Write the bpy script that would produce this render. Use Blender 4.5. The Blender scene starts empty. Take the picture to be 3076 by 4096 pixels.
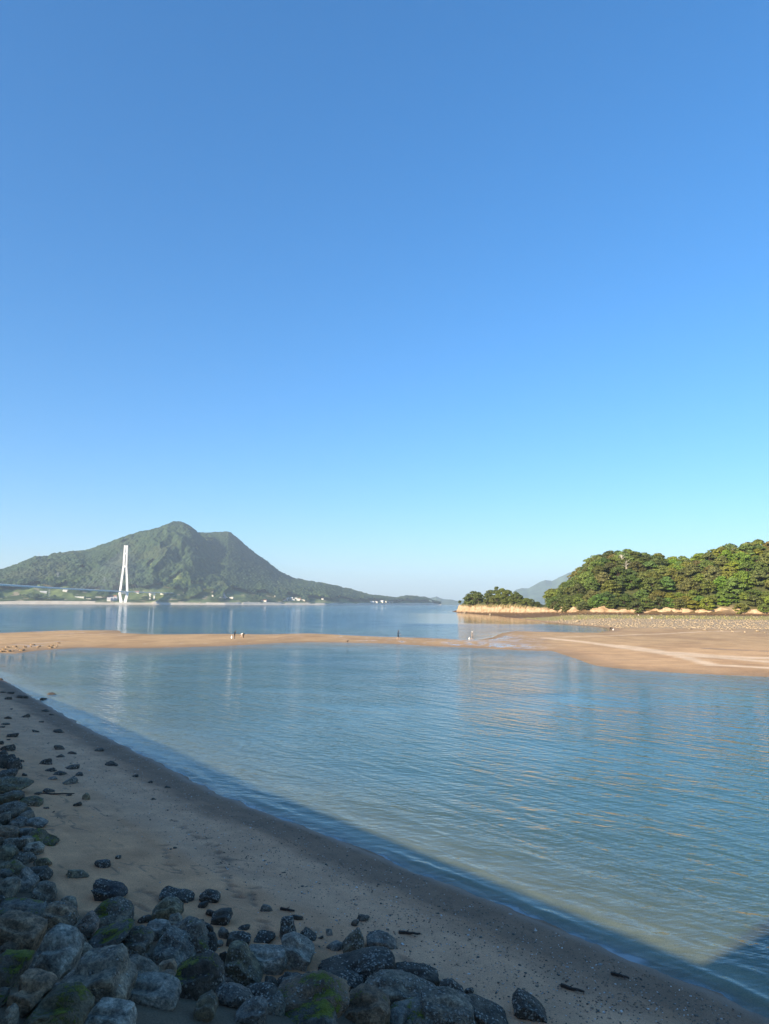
import bpy, bmesh, math, random
import numpy as np
from mathutils import Vector, Matrix, Quaternion

random.seed(7); RNG = np.random.default_rng(11)
sc = bpy.context.scene
COL = sc.collection

# ------------------------------------------------------------------ camera
F, H, PITCH, ROLL = 2841.0, 6.8, math.radians(7.36), 0.0045      # focal length in photo pixels, eye height over the water
cam = bpy.data.cameras.new('camera'); camo = bpy.data.objects.new('camera', cam); COL.objects.link(camo)
cam.sensor_fit = 'VERTICAL'; cam.sensor_height = 24.0; cam.lens = 24.0 * F / 4096.0
cam.clip_start = 0.1; cam.clip_end = 60000
camo.matrix_world = Matrix.Translation((0, 0, H)) @ Matrix.Rotation(math.pi / 2 + PITCH, 4, 'X') @ Matrix.Rotation(ROLL, 4, 'Z')
sc.camera = camo

# ------------------------------------------------------------------ sky, sun, exposure
SUN_DIR = Vector((0.72, 0.69, 0)).normalized()                   # the way the light travels, seen from above
HAZE_D = 8.0e-5
SUN_EL = math.radians(20.4)
w = bpy.data.worlds.new('World'); sc.world = w; w.use_nodes = True
nt = w.node_tree; nt.nodes.clear()
sky = nt.nodes.new('ShaderNodeTexSky'); sky.sky_type = 'NISHITA'; sky.sun_disc = False
sky.sun_elevation = SUN_EL
sky.sun_rotation = math.atan2(-SUN_DIR.x, -SUN_DIR.y)            # 0 = +Y, clockwise
sky.altitude = 0; sky.air_density = 1.0; sky.dust_density = 0.8; sky.ozone_density = 6.0
bg = nt.nodes.new('ShaderNodeBackground'); bg.inputs[1].default_value = 0.127
wo = nt.nodes.new('ShaderNodeOutputWorld')
gm = nt.nodes.new('ShaderNodeGamma'); gm.inputs[1].default_value = .8   # the phone's flat tone curve, over the whole sky
hs = nt.nodes.new('ShaderNodeHueSaturation'); hs.inputs['Saturation'].default_value = 1.24; hs.inputs['Hue'].default_value = .502; hs.inputs['Value'].default_value = 1.03
nt.links.new(sky.outputs[0], gm.inputs[0]); nt.links.new(gm.outputs[0], hs.inputs['Color'])
nt.links.new(hs.outputs[0], bg.inputs[0]); nt.links.new(bg.outputs[0], wo.inputs[0])
sun = bpy.data.lights.new('sun', 'SUN'); suno = bpy.data.objects.new('sun', sun); COL.objects.link(suno)
sun.energy = 5.0; sun.angle = math.radians(0.53); sun.color = (1.0, 0.82, 0.58)
light_dir = Vector((SUN_DIR.x * math.cos(SUN_EL), SUN_DIR.y * math.cos(SUN_EL), -math.sin(SUN_EL)))
suno.rotation_euler = light_dir.to_track_quat('-Z', 'Y').to_euler()
sc.view_settings.view_transform = 'Standard'; sc.view_settings.look = 'None'
sc.view_settings.exposure = 1.3; sc.view_settings.gamma = 1.0; sc.view_settings.use_curve_mapping = False
sc.cycles.use_denoising = True
sc.cycles.max_bounces = 8; sc.cycles.transparent_max_bounces = 12; sc.cycles.volume_bounces = 0
sc.cycles.sample_clamp_indirect = 6.0

# ------------------------------------------------------------------ pixel rays of the photograph (for finding real places on the ground)
CP, SP, CR, SR = math.cos(PITCH), math.sin(PITCH), math.cos(ROLL), math.sin(ROLL)
def ray(x, y):
    a = (x - 1538) / F; b = (2048 - y) / F
    a, b = a * CR - b * SR, a * SR + b * CR
    return a, CP - b * SP, SP + b * CP
def G(x, y, z=0.0):
    d = ray(x, y); t = (z - H) / d[2]
    return d[0] * t, d[1] * t
def HZ(x):                                                        # horizon row at column x
    lo, hi = 2300.0, 2500.0
    for _ in range(30):
        m = (lo + hi) / 2
        if ray(x, m)[2] > 0: lo = m
        else: hi = m
    return lo
def bearing_of_px(x):
    d = ray(x, HZ(x)); return math.atan2(d[0], d[1])
_bx = np.linspace(-1500, 4600, 245); _bb = np.array([bearing_of_px(v) for v in _bx])
def px_of(X, Y): return np.interp(np.arctan2(X, Y), _bb, _bx)
def tan_el(x, y):
    d = ray(x, y); return d[2] / math.hypot(d[0], d[1])

# ------------------------------------------------------------------ numpy noise
_perm = RNG.permutation(256); _perm = np.concatenate([_perm, _perm, _perm])
_gr = RNG.normal(size=(256, 3)); _gr /= np.linalg.norm(_gr, axis=1)[:, None]
def noise3(x, y, z):
    x, y, z = np.broadcast_arrays(np.asarray(x, float), np.asarray(y, float), np.asarray(z, float))
    xi = np.floor(x).astype(int); yi = np.floor(y).astype(int); zi = np.floor(z).astype(int)
    xf, yf, zf = x - xi, y - yi, z - zi
    u, v, q = [t * t * t * (t * (t * 6 - 15) + 10) for t in (xf, yf, zf)]
    out = 0
    for dx in (0, 1):
        for dy in (0, 1):
            for dz in (0, 1):
                h = _perm[_perm[_perm[(xi + dx) & 255] + ((yi + dy) & 255)] + ((zi + dz) & 255)]
                g = _gr[h]
                dot = g[..., 0] * (xf - dx) + g[..., 1] * (yf - dy) + g[..., 2] * (zf - dz)
                out = out + dot * np.where(dx, u, 1 - u) * np.where(dy, v, 1 - v) * np.where(dz, q, 1 - q)
    return out * 1.5
def fbm(x, y, z=0.0, o=4, rough=0.5):
    s, a, f, t = 0, 1.0, 1.0, 0
    for k in range(o):
        s = s + a * noise3(x * f + 13.7 * k, y * f + 7.1 * k, np.asarray(z) * f + 3.3 * k); t += a; a *= rough; f *= 2.03
    return s / t
def sstep(a, b, x):
    t = np.clip((x - a) / (b - a), 0, 1); return t * t * (3 - 2 * t)
def worley(x, y):                                                 # nearest-cell distance and a cell hash, jittered grid
    xi = np.floor(x).astype(int); yi = np.floor(y).astype(int)
    best = np.full(x.shape, 9.0); cid = np.zeros(x.shape, int)
    for dx in (-1, 0, 1):
        for dy in (-1, 0, 1):
            cx, cy = xi + dx, yi + dy
            h = _perm[_perm[cx & 255] + (cy & 255)]; h2 = _perm[h + 77]
            d = np.hypot(cx + .15 + .7 * h / 255 - x, cy + .15 + .7 * h2 / 255 - y)
            m = d < best; best = np.where(m, d, best); cid = np.where(m, h, cid)
    return best, cid
def poly_sd(X, Y, P):                                             # signed distance, positive inside
    P = np.asarray(P, float); n = len(P)
    d2 = np.full(X.shape, 1e12); ins = np.zeros(X.shape, bool)
    for i in range(n):
        ax, ay = P[i]; bx, by = P[(i + 1) % n]
        ex, ey = bx - ax, by - ay
        t = np.clip(((X - ax) * ex + (Y - ay) * ey) / (ex * ex + ey * ey + 1e-9), 0, 1)
        d2 = np.minimum(d2, (X - ax - t * ex) ** 2 + (Y - ay - t * ey) ** 2)
        c = ((ay > Y) != (by > Y)) & (X < (bx - ax) * (Y - ay) / (by - ay + 1e-12) + ax)
        ins ^= c
    return np.where(ins, 1, -1) * np.sqrt(d2)
def line_d(X, Y, P):
    P = np.asarray(P, float); d2 = np.full(X.shape, 1e12)
    for i in range(len(P) - 1):
        ax, ay = P[i]; ex, ey = P[i + 1] - P[i]
        t = np.clip(((X - ax) * ex + (Y - ay) * ey) / (ex * ex + ey * ey + 1e-9), 0, 1)
        d2 = np.minimum(d2, (X - ax - t * ex) ** 2 + (Y - ay - t * ey) ** 2)
    return np.sqrt(d2)

# ------------------------------------------------------------------ plan of the shore
SX, SY = 0.638, -0.770                                            # along the sea wall
PX, PY = 0.770, 0.638                                             # from the wall towards the water
def to_ps(X, Y): return X * PX + Y * PY, X * SX + Y * SY
def from_ps(p, s): return p * PX + s * SX, p * PY + s * SY
_sh_s = [-200, -120, -72.5, -64.8, -54.8, -47.2, -40.8, -34.9, -30.2, -26.8, -23.7, -20.6, -18.2, -15.9, -13.9, -10.8, -8.4, -5.7, 20, 60]
_sh_p = [27, 19, 15.1, 14.6, 13.9, 13.45, 13.0, 12.85, 12.7, 12.5, 12.4, 12.6, 12.8, 12.86, 12.94, 13.06, 13.1, 13.12, 13.3, 14]
_to_s = [-200, -60, -28.6, -23.6, -19.8, -17.6, -15.1, -14.4, -13.4, -12.1, -10.6, -9.84, -8.8, -7.4, 0, 60]
_to_p = [8.5, 7.2, 6.6, 5.9, 5.5, 5.1, 5.0, 5.8, 6.0, 6.2, 6.8, 7.9, 8.3, 8.4, 8.4, 8.4]
def near_z(p, s):
    sh = np.interp(s, _sh_s, _sh_p) + 0.16 * fbm(s * .8, p * 0, 3.1, 4)
    toe = np.interp(s, _to_s, _to_p)
    d = sh - p
    z = np.where(d > 0, .10 * d + .02 * np.minimum(d, 1.2), .085 * d)
    z = np.where(d < -8, -.68 + (d + 8) * .05, z)
    z = np.maximum(z, -3.2)
    r = np.clip(toe - p, 0, None)
    return z + .27 * r - .22 * sstep(0.1, .8, r), sh, toe

LAND = [(-400, 2629), (-150, 2622), (0, 2612), (60, 2617), (150, 2602), (320, 2590), (500, 2592), (700, 2590), (900, 2583), (1100, 2572), (1250, 2568),
        (1500, 2572), (1700, 2583), (1900, 2592), (2120, 2602), (2210, 2604), (2290, 2632), (2350, 2655), (2390, 2664), (2480, 2674),
        (2700, 2690), (2900, 2701), (3076, 2707), (3600, 2716)]
LAND = [G(*q) for q in LAND] + [(400, 80), (500, 900), (95, 900), (64, 680), (60, 610)]
LAND += [G(*q) for q in [(1832, 2451), (1880, 2454.5), (1930, 2459), (1980, 2462), (2010, 2467), (2060, 2473), (2130, 2482), (2250, 2497), (2350, 2504), (2430, 2512), (2442, 2522),
        (2400, 2531), (2300, 2531), (2190, 2528), (2050, 2525), (2000, 2535), (1960, 2548), (1900, 2561), (1800, 2556), (1700, 2552), (1560, 2548),
        (1400, 2541), (1250, 2534), (1060, 2538), (900, 2536), (640, 2538), (490, 2532), (470, 2522), (250, 2522), (0, 2532), (-400, 2540)]]
CLIFF = [(62.5, 606), (65, 570), (73, 505), (83, 445), (91, 396), (99, 374), (115, 372), (130, 368), (145, 363), (160, 356), (175, 351), (190, 345), (225, 326), (262, 305), (330, 280), (400, 262), (400, 880), (110, 880), (72, 690)]
SIL = np.array([(1780, 2410), (1832, 2405), (1870, 2393), (1900, 2390), (1940, 2398), (1985, 2385), (2020, 2383), (2060, 2388), (2100, 2402), (2150, 2412), (2176, 2420), (2200, 2405), (2240, 2358),
       (2300, 2312), (2330, 2285), (2370, 2252), (2430, 2234), (2480, 2238), (2540, 2234), (2620, 2245), (2700, 2268), (2780, 2266), (2850, 2234), (2950, 2214), (3076, 2200), (3300, 2190), (3900, 2200)], float)
SIL[12:, 1] += 14                                                # the crowns stand above the ground line
_silt = np.array([tan_el(*q) for q in SIL])
def far_z(X, Y):
    d = poly_sd(X, Y, LAND) + 1.2 * fbm(X * .07, Y * .045, 1.0, 3) * np.clip(Y / 150, .35, 1.5)
    dc = poly_sd(X, Y, CLIFF)
    z = np.where(d > 0, np.minimum(.05 * d, .20) + .005 * np.clip(d - 4, 0, 40), .07 * d)
    z = np.maximum(z, -4.2)
    z = z + .05 * fbm(X * .12, Y * .08, 5.0, 4) * (d > 0)
    inland = sstep(-175, 0, dc) * sstep(2, 30, d)
    z = z + 2.0 * inland
    rocky = sstep(-170, -120, dc) * sstep(1, 8, d)
    z = z + rocky * (.28 * fbm(X * .25, Y * .2, 2.0, 4))
    r = np.hypot(X, Y)
    crest = np.clip(6.8 + np.interp(px_of(X, Y), SIL[:, 0], _silt) * (r + np.clip(62 - dc, 0, 62) * .9), 4, None)
    base = 4.8 + .8 * fbm(X * .06, Y * .06, 9.0, 3)
    isl = sstep(2185, 2215, px_of(X, Y))
    span = 14 + isl * 56
    hill = base + (np.maximum(crest, base) - base) * np.sin(np.clip(dc / span, 0, 1) * math.pi / 2)
    z = np.where(dc > 0, np.where(dc < .8, z + (hill - z) * np.clip(dc / .8, 0, 1), hill), z)
    return z, d, dc
def ZZ(X, Y):
    X = np.asarray(X, float); Y = np.asarray(Y, float)
    p, s = to_ps(X, Y)
    zn, sh, toe = near_z(p, s)
    zf, d, dc = far_z(X, Y)
    return np.maximum(zn, zf)
def hit(x, y, up=0.0):                                            # where the ray of a photo pixel meets the shore
    d = np.array(ray(x, y)); d = d / math.hypot(d[0], d[1])
    near = y > 2725                                               # the near beach alone is enough there
    zz = (lambda X, Y: near_z(*to_ps(X, Y))[0]) if near else ZZ
    t = np.geomspace(3, 90, 120) if near else np.geomspace(60, 900, 160); z = H + d[2] * t
    g = zz(d[0] * t, d[1] * t) + up
    k = np.argmax(z < g)
    t = np.linspace(t[max(k - 1, 0)], t[k], 24); z = H + d[2] * t; g = zz(d[0] * t, d[1] * t) + up
    k = np.argmax(z < g)
    return float(d[0] * t[k]), float(d[1] * t[k]), float(g[k] - up)
def mpp(X, Y, Z, x=None):                                         # metres per photo pixel there
    return (Y * CP + (Z - H) * SP) / F

# ------------------------------------------------------------------ helpers for objects
def mesh_obj(name, verts, faces, mat=None, parent=None, smooth=True, link=True):
    me = bpy.data.meshes.new(name)
    verts = np.asarray(verts, np.float32)
    if isinstance(faces, np.ndarray):
        n, k = faces.shape
        me.vertices.add(len(verts)); me.vertices.foreach_set('co', verts.ravel())
        me.loops.add(n * k); me.loops.foreach_set('vertex_index', faces.astype(np.int32).ravel())
        me.polygons.add(n); me.polygons.foreach_set('loop_start', np.arange(0, n * k, k, dtype=np.int32))
        me.polygons.foreach_set('loop_total', np.full(n, k, np.int32))
        me.update(calc_edges=True)
    else:
        me.from_pydata([tuple(map(float, v)) for v in verts], [], faces); me.update()
    if smooth: me.polygons.foreach_set('use_smooth', np.ones(len(me.polygons), bool))
    for m in (mat if isinstance(mat, (list, tuple)) else [mat] if mat else []): me.materials.append(m)
    o = bpy.data.objects.new(name, me)
    if link: COL.objects.link(o)
    if parent: o.parent = parent
    return o
def grid_faces(nr, nc):
    i = np.arange(nr - 1)[:, None] * nc + np.arange(nc - 1)[None]
    return np.stack([i, i + 1, i + nc + 1, i + nc], -1).reshape(-1, 4)
def fattr(me, name, v):
    a = me.attributes.new(name, 'FLOAT', 'POINT'); a.data.foreach_set('value', np.asarray(v, np.float32).ravel())
def cattr(me, name, c):
    c = np.concatenate([np.asarray(c, np.float32).reshape(-1, 3), np.ones((len(c), 1), np.float32)], 1)
    a = me.attributes.new(name, 'FLOAT_COLOR', 'POINT'); a.data.foreach_set('color', c.ravel())
def compact(V, Fc, *attrs):
    u, inv = np.unique(Fc.ravel(), return_inverse=True)
    return (V[u], inv.reshape(Fc.shape)) + tuple(a[u] for a in attrs)
def tag(o, label=None, cat=None, group=None, kind=None):
    if label: o['label'] = label
    if cat: o['category'] = cat
    if group: o['group'] = group
    if kind: o['kind'] = kind
    return o
def empty(name, loc=(0, 0, 0), rz=0):
    o = bpy.data.objects.new(name, None); COL.objects.link(o); o.location = loc; o.rotation_euler.z = rz
    o.empty_display_size = .2
    return o
def box_vf(x0, x1, y0, y1, z0, z1):
    return [(x0, y0, z0), (x1, y0, z0), (x1, y1, z0), (x0, y1, z0), (x0, y0, z1), (x1, y0, z1), (x1, y1, z1), (x0, y1, z1)], \
           [(3, 2, 1, 0), (4, 5, 6, 7), (0, 1, 5, 4), (1, 2, 6, 5), (2, 3, 7, 6), (3, 0, 4, 7)]
def box(name, x0, x1, y0, y1, z0, z1, mat, parent=None):
    v, f = box_vf(x0, x1, y0, y1, z0, z1); return mesh_obj(name, v, f, mat, parent, False)
def bars_vf(segs):                                                # square bars: (a, b, width_a, width_b)
    V, Fs = [], []
    for a, b, wa, wb in segs:
        a, b = Vector(a), Vector(b); d = (b - a).normalized()
        u = d.cross(Vector((0, 1, 0)) if abs(d.y) < .9 else Vector((1, 0, 0))).normalized(); v = d.cross(u)
        k = len(V)
        for c, wd in ((a, wa), (b, wb)):
            wx, wy = wd if isinstance(wd, tuple) else (wd, wd)
            for q, r in ((-1, -1), (1, -1), (1, 1), (-1, 1)): V.append(c + u * q * wx / 2 + v * r * wy / 2)
        Fs += [(k + 3, k + 2, k + 1, k), (k + 4, k + 5, k + 6, k + 7)] + [(k + i, k + (i + 1) % 4, k + 4 + (i + 1) % 4, k + 4 + i) for i in range(4)]
    return V, Fs
def bars(name, segs, mat, parent=None):
    v, f = bars_vf(segs); return mesh_obj(name, v, f, mat, parent, False)

# ------------------------------------------------------------------ materials
def new_mat(name):
    m = bpy.data.materials.new(name); m.use_nodes = True; m.node_tree.nodes.clear()
    return m, m.node_tree
def N(t, typ, **kw):
    n = t.nodes.new(typ)
    for k, v in kw.items():
        if k.startswith('i_'): n.inputs[k[2:].replace('_', ' ')].default_value = v
        else: setattr(n, k, v)
    return n
def L(t, a, b): t.links.new(a, b)
def mixrgb(t, typ, fac, a, b):
    n = t.nodes.new('ShaderNodeMix'); n.data_type = 'RGBA'; n.blend_type = typ
    for s, v in ((0, fac), (6, a), (7, b)):
        if hasattr(v, 'is_linked'): L(t, v, n.inputs[s])
        else: n.inputs[s].default_value = v if s == 0 else (*v, 1)
    return n.outputs[2]
def ramp(t, fac, stops):
    n = t.nodes.new('ShaderNodeValToRGB'); el = n.color_ramp.elements
    while len(el) < len(stops): el.new(.5)
    for e, (p, c) in zip(el, stops): e.position = p; e.color = (c, c, c, 1) if isinstance(c, (int, float)) else (*c, 1)
    L(t, fac, n.inputs[0]); return n.outputs[0]
def math_(t, op, a, b=0.0, c=0.0):
    n = t.nodes.new('ShaderNodeMath'); n.operation = op
    for i, v in enumerate((a, b, c)):
        if hasattr(v, 'is_linked'): L(t, v, n.inputs[i])
        else: n.inputs[i].default_value = v
    return n.outputs[0]
def noise_n(t, vec, scale, detail=4, rough=.55):
    n = N(t, 'ShaderNodeTexNoise'); n.inputs['Scale'].default_value = scale; n.inputs['Detail'].default_value = detail; n.inputs['Roughness'].default_value = rough
    if vec is not None: L(t, vec, n.inputs['Vector'])
    return n.outputs[0]
def finish(t, col, rough, normal=None, spec=.35):
    b = N(t, 'ShaderNodeBsdfPrincipled'); o = N(t, 'ShaderNodeOutputMaterial')
    for key, v in (('Base Color', col), ('Roughness', rough), ('Specular IOR Level', spec)):
        if hasattr(v, 'is_linked'): L(t, v, b.inputs[key])
        else: b.inputs[key].default_value = (*v, 1) if isinstance(v, tuple) else v
    if normal is not None: L(t, normal, b.inputs['Normal'])
    L(t, b.outputs[0], o.inputs[0]); return b
def bump(t, h, strength, dist, normal=None):
    n = N(t, 'ShaderNodeBump'); n.inputs['Strength'].default_value = strength; n.inputs['Distance'].default_value = dist
    L(t, h, n.inputs['Height'])
    if normal is not None: L(t, normal, n.inputs['Normal'])
    return n.outputs[0]

def simple_mat(name, c, rough=.7, var=.25, scale=3.0, spec=.3):
    m, t = new_mat(name); tc = N(t, 'ShaderNodeTexCoord')
    n = noise_n(t, tc.outputs['Object'], scale, 5)
    col = mixrgb(t, 'MULTIPLY', 1.0, c, ramp(t, n, [(.3, 1 - var), (.7, 1.0)]))
    finish(t, col, rough, bump(t, n, .2, .02), spec); return m

def ground_mat(name, fine, coarse, bump_d):
    m, t = new_mat(name)
    a = N(t, 'ShaderNodeAttribute', attribute_name='Col'); wet = N(t, 'ShaderNodeAttribute', attribute_name='wet')
    geo = N(t, 'ShaderNodeNewGeometry')
    n1 = noise_n(t, geo.outputs['Position'], fine, 6, .7); n2 = noise_n(t, geo.outputs['Position'], coarse, 5)
    c = mixrgb(t, 'MULTIPLY', 1.0, a.outputs['Color'], ramp(t, n1, [(.3, .55), (.5, 1.0), (.72, 1.3)]))
    c = mixrgb(t, 'MULTIPLY', 1.0, c, ramp(t, n2, [(.3, .82), (.7, 1.12)]))
    r = ramp(t, wet.outputs['Fac'], [(0, .9), (.45, .6), (1, .06)])
    flat = math_(t, 'SUBTRACT', 1.0, wet.outputs['Fac'])
    bn = N(t, 'ShaderNodeBump'); L(t, math_(t, 'MULTIPLY', n1, flat), bn.inputs['Height']); bn.inputs['Strength'].default_value = .5; bn.inputs['Distance'].default_value = bump_d
    b = finish(t, c, r, bn.outputs[0], ramp(t, wet.outputs['Fac'], [(0, .15), (.5, .35), (1, .5)]))
    return m
M = {}
M['beach'] = ground_mat('beach_sand', 42, 1.3, .03)
M['flat'] = ground_mat('tidal_sand', 9, .25, .06)

def object_colour_mat(name, var, scale, rough):
    m, t = new_mat(name); oi = N(t, 'ShaderNodeObjectInfo'); tc = N(t, 'ShaderNodeTexCoord')
    n = noise_n(t, tc.outputs['Object'], scale, 3)
    c = mixrgb(t, 'MULTIPLY', 1.0, oi.outputs['Color'], ramp(t, n, [(.3, 1 - var), (.7, 1 + var)]))
    finish(t, c, rough, None, .2); return m

def leaf_mat():
    m, t = new_mat('foliage'); oi = N(t, 'ShaderNodeObjectInfo'); at = N(t, 'ShaderNodeAttribute', attribute_name='tint')
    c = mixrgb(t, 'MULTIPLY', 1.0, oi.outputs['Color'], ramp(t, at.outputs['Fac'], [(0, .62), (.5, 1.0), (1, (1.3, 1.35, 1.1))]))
    d = N(t, 'ShaderNodeBsdfPrincipled'); L(t, c, d.inputs['Base Color']); d.inputs['Roughness'].default_value = .6; d.inputs['Specular IOR Level'].default_value = .25
    tr = N(t, 'ShaderNodeBsdfTranslucent'); L(t, mixrgb(t, 'MULTIPLY', 1.0, c, (1.1, 1.2, .6)), tr.inputs['Color'])
    mx = N(t, 'ShaderNodeMixShader'); mx.inputs[0].default_value = .25
    L(t, d.outputs[0], mx.inputs[1]); L(t, tr.outputs[0], mx.inputs[2])
    o = N(t, 'ShaderNodeOutputMaterial'); L(t, mx.outputs[0], o.inputs[0]); return m
M['leaf'] = leaf_mat()
M['bark'] = simple_mat('bark', (.10, .075, .05), .9, .4, 6)

def stone_mat():                                                  # object colour = stone, alpha = moss, pass index / 10 = barnacles
    m, t = new_mat('shore_stone'); oi = N(t, 'ShaderNodeObjectInfo'); tc = N(t, 'ShaderNodeTexCoord'); geo = N(t, 'ShaderNodeNewGeometry')
    off = N(t, 'ShaderNodeVectorMath', operation='ADD'); L(t, tc.outputs['Object'], off.inputs[0])
    rv = N(t, 'ShaderNodeCombineXYZ'); L(t, math_(t, 'MULTIPLY', oi.outputs['Random'], 40.0), rv.inputs[0]); L(t, rv.outputs[0], off.inputs[1])
    v = off.outputs[0]
    big = noise_n(t, v, 2.2, 5, .6); mid = noise_n(t, v, 6, 7, .72); fine = noise_n(t, v, 26, 5, .75)
    c = mixrgb(t, 'MULTIPLY', 1.0, oi.outputs['Color'], ramp(t, mid, [(.34, .28), (.5, .9), (.66, 1.9)]))
    c = mixrgb(t, 'MIX', math_(t, 'MULTIPLY', ramp(t, big, [(.45, 0), (.7, 1)]), .45), c, (.12, .09, .06))
    c = mixrgb(t, 'MULTIPLY', 1.0, c, ramp(t, fine, [(.34, .55), (.66, 1.45)]))
    bar = math_(t, 'DIVIDE', oi.outputs['Object Index'], 10.0)
    vo = N(t, 'ShaderNodeTexVoronoi'); vo.inputs['Scale'].default_value = 24; vo.inputs['Randomness'].default_value = 1.0; wv = N(t, 'ShaderNodeTexNoise'); wv.inputs['Scale'].default_value = 30; L(t, v, wv.inputs['Vector']); wa = N(t, 'ShaderNodeVectorMath', operation='MULTIPLY_ADD'); L(t, wv.outputs['Color'], wa.inputs[0]); wa.inputs[1].default_value = (.04, .04, .04); L(t, v, wa.inputs[2]); L(t, wa.outputs[0], vo.inputs['Vector'])
    vsep = N(t, 'ShaderNodeSeparateColor'); L(t, vo.outputs['Color'], vsep.inputs[0])
    patch = ramp(t, noise_n(t, v, 2.4, 4), [(.42, 0), (.54, 1)])
    pick = math_(t, 'LESS_THAN', vsep.outputs[0], math_(t, 'MULTIPLY', math_(t, 'MULTIPLY', bar, .8), patch))
    shell = math_(t, 'MULTIPLY', ramp(t, vo.outputs['Distance'], [(.35, 1), (.62, 0)]), pick)
    c = mixrgb(t, 'MIX', math_(t, 'MULTIPLY', bar, math_(t, 'MULTIPLY', patch, .55)), c, (.045, .04, .032))
    c = mixrgb(t, 'MIX', math_(t, 'MULTIPLY', shell, .85), c, mixrgb(t, 'MIX', vsep.outputs[1], (.20, .18, .145), (.48, .44, .36)))
    sn = N(t, 'ShaderNodeSeparateXYZ'); L(t, geo.outputs['Normal'], sn.inputs[0])
    mo = math_(t, 'ADD', noise_n(t, v, 3.0, 6, .7), math_(t, 'MULTIPLY', sn.outputs[2], .12))
    thr = math_(t, 'SUBTRACT', .86, math_(t, 'MULTIPLY', oi.outputs['Alpha'], .42))
    mm = math_(t, 'MULTIPLY', math_(t, 'SUBTRACT', math_(t, 'ADD', mo, math_(t, 'MULTIPLY', math_(t, 'SUBTRACT', fine, .5), .35)), thr), 12.0); mm = math_(t, 'MINIMUM', math_(t, 'MAXIMUM', mm, 0.0), 1.0)
    c = mixrgb(t, 'MIX', mm, c, mixrgb(t, 'MIX', fine, (.05, .06, .010), (.34, .36, .03)))
    h = math_(t, 'ADD', math_(t, 'ADD', math_(t, 'MULTIPLY', mid, .6), math_(t, 'MULTIPLY', fine, .35)), math_(t, 'ADD', math_(t, 'MULTIPLY', shell, .5), math_(t, 'MULTIPLY', mm, math_(t, 'MULTIPLY', fine, .8))))
    finish(t, c, .72, bump(t, h, 1.0, .07), .3); return m
M['stone'] = stone_mat()

def water_mat():
    m, t = new_mat('sea_water'); geo = N(t, 'ShaderNodeNewGeometry')
    tb = N(t, 'ShaderNodeAttribute', attribute_name='turbid'); rp = N(t, 'ShaderNodeAttribute', attribute_name='ripple'); fo = N(t, 'ShaderNodeAttribute', attribute_name='foam')
    def layer(rot, sx, sy, detail, rough=.5, dist=0.0):
        mr = N(t, 'ShaderNodeMapping'); mr.inputs['Rotation'].default_value = (0, 0, rot); L(t, geo.outputs['Position'], mr.inputs['Vector'])
        mp = N(t, 'ShaderNodeMapping'); mp.inputs['Scale'].default_value = (sx, sy, 1)
        L(t, mr.outputs[0], mp.inputs['Vector'])
        n = N(t, 'ShaderNodeTexNoise'); n.inputs['Scale'].default_value = 1; n.inputs['Detail'].default_value = detail; n.inputs['Roughness'].default_value = rough; n.inputs['Distortion'].default_value = dist
        L(t, mp.outputs[0], n.inputs['Vector']); return n.outputs[0]
    a = layer(math.radians(53), .28, 1.3, 2, .5, .4)             # long crests lying along the beach
    b = layer(math.radians(25), .55, 2.1, 2, .5, .3)
    c = layer(math.radians(-14), 1.3, 3.8, 3, .55)
    g = layer(0.3, .10, .16, 2)
    h = math_(t, 'ADD', math_(t, 'MULTIPLY', a, .66), math_(t, 'ADD', math_(t, 'MULTIPLY', b, .38), math_(t, 'MULTIPLY', c, .24)))
    h = math_(t, 'MULTIPLY', h, math_(t, 'MULTIPLY', rp.outputs['Fac'], ramp(t, g, [(.3, .55), (.7, 1.25)])))
    nb = bump(t, h, 1.0, .185)
    dt = N(t, 'ShaderNodeVectorMath', operation='DOT_PRODUCT'); L(t, nb, dt.inputs[0]); L(t, geo.outputs['Incoming'], dt.inputs[1])
    cs = math_(t, 'MINIMUM', math_(t, 'ABSOLUTE', dt.outputs['Value']), 1.0)       # Schlick, the same from both sides so the sun reaches the bed
    frs = math_(t, 'ADD', .02, math_(t, 'MULTIPLY', .98, math_(t, 'POWER', math_(t, 'SUBTRACT', 1.0, cs), 5.0)))
    gl = N(t, 'ShaderNodeBsdfGlossy'); gl.inputs['Roughness'].default_value = .04; L(t, nb, gl.inputs['Normal'])
    tr = N(t, 'ShaderNodeBsdfTransparent'); tr.inputs['Color'].default_value = (.80, .93, .92, 1)
    df = N(t, 'ShaderNodeBsdfDiffuse'); dp = N(t, 'ShaderNodeAttribute', attribute_name='deep'); L(t, mixrgb(t, 'MIX', fo.outputs['Fac'], mixrgb(t, 'MIX', dp.outputs['Fac'], (.058, .150, .155), (.012, .105, .195)), (.6, .62, .62)), df.inputs['Color'])
    body = N(t, 'ShaderNodeMixShader'); L(t, math_(t, 'MAXIMUM', tb.outputs['Fac'], fo.outputs['Fac']), body.inputs[0]); L(t, tr.outputs[0], body.inputs[1]); L(t, df.outputs[0], body.inputs[2])
    mx = N(t, 'ShaderNodeMixShader'); L(t, math_(t, 'MULTIPLY', frs, math_(t, 'SUBTRACT', 1.0, fo.outputs['Fac'])), mx.inputs[0]); L(t, body.outputs[0], mx.inputs[1]); L(t, gl.outputs[0], mx.inputs[2])
    o = N(t, 'ShaderNodeOutputMaterial'); L(t, mx.outputs[0], o.inputs[0]); return m
M['water'] = water_mat()

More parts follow.
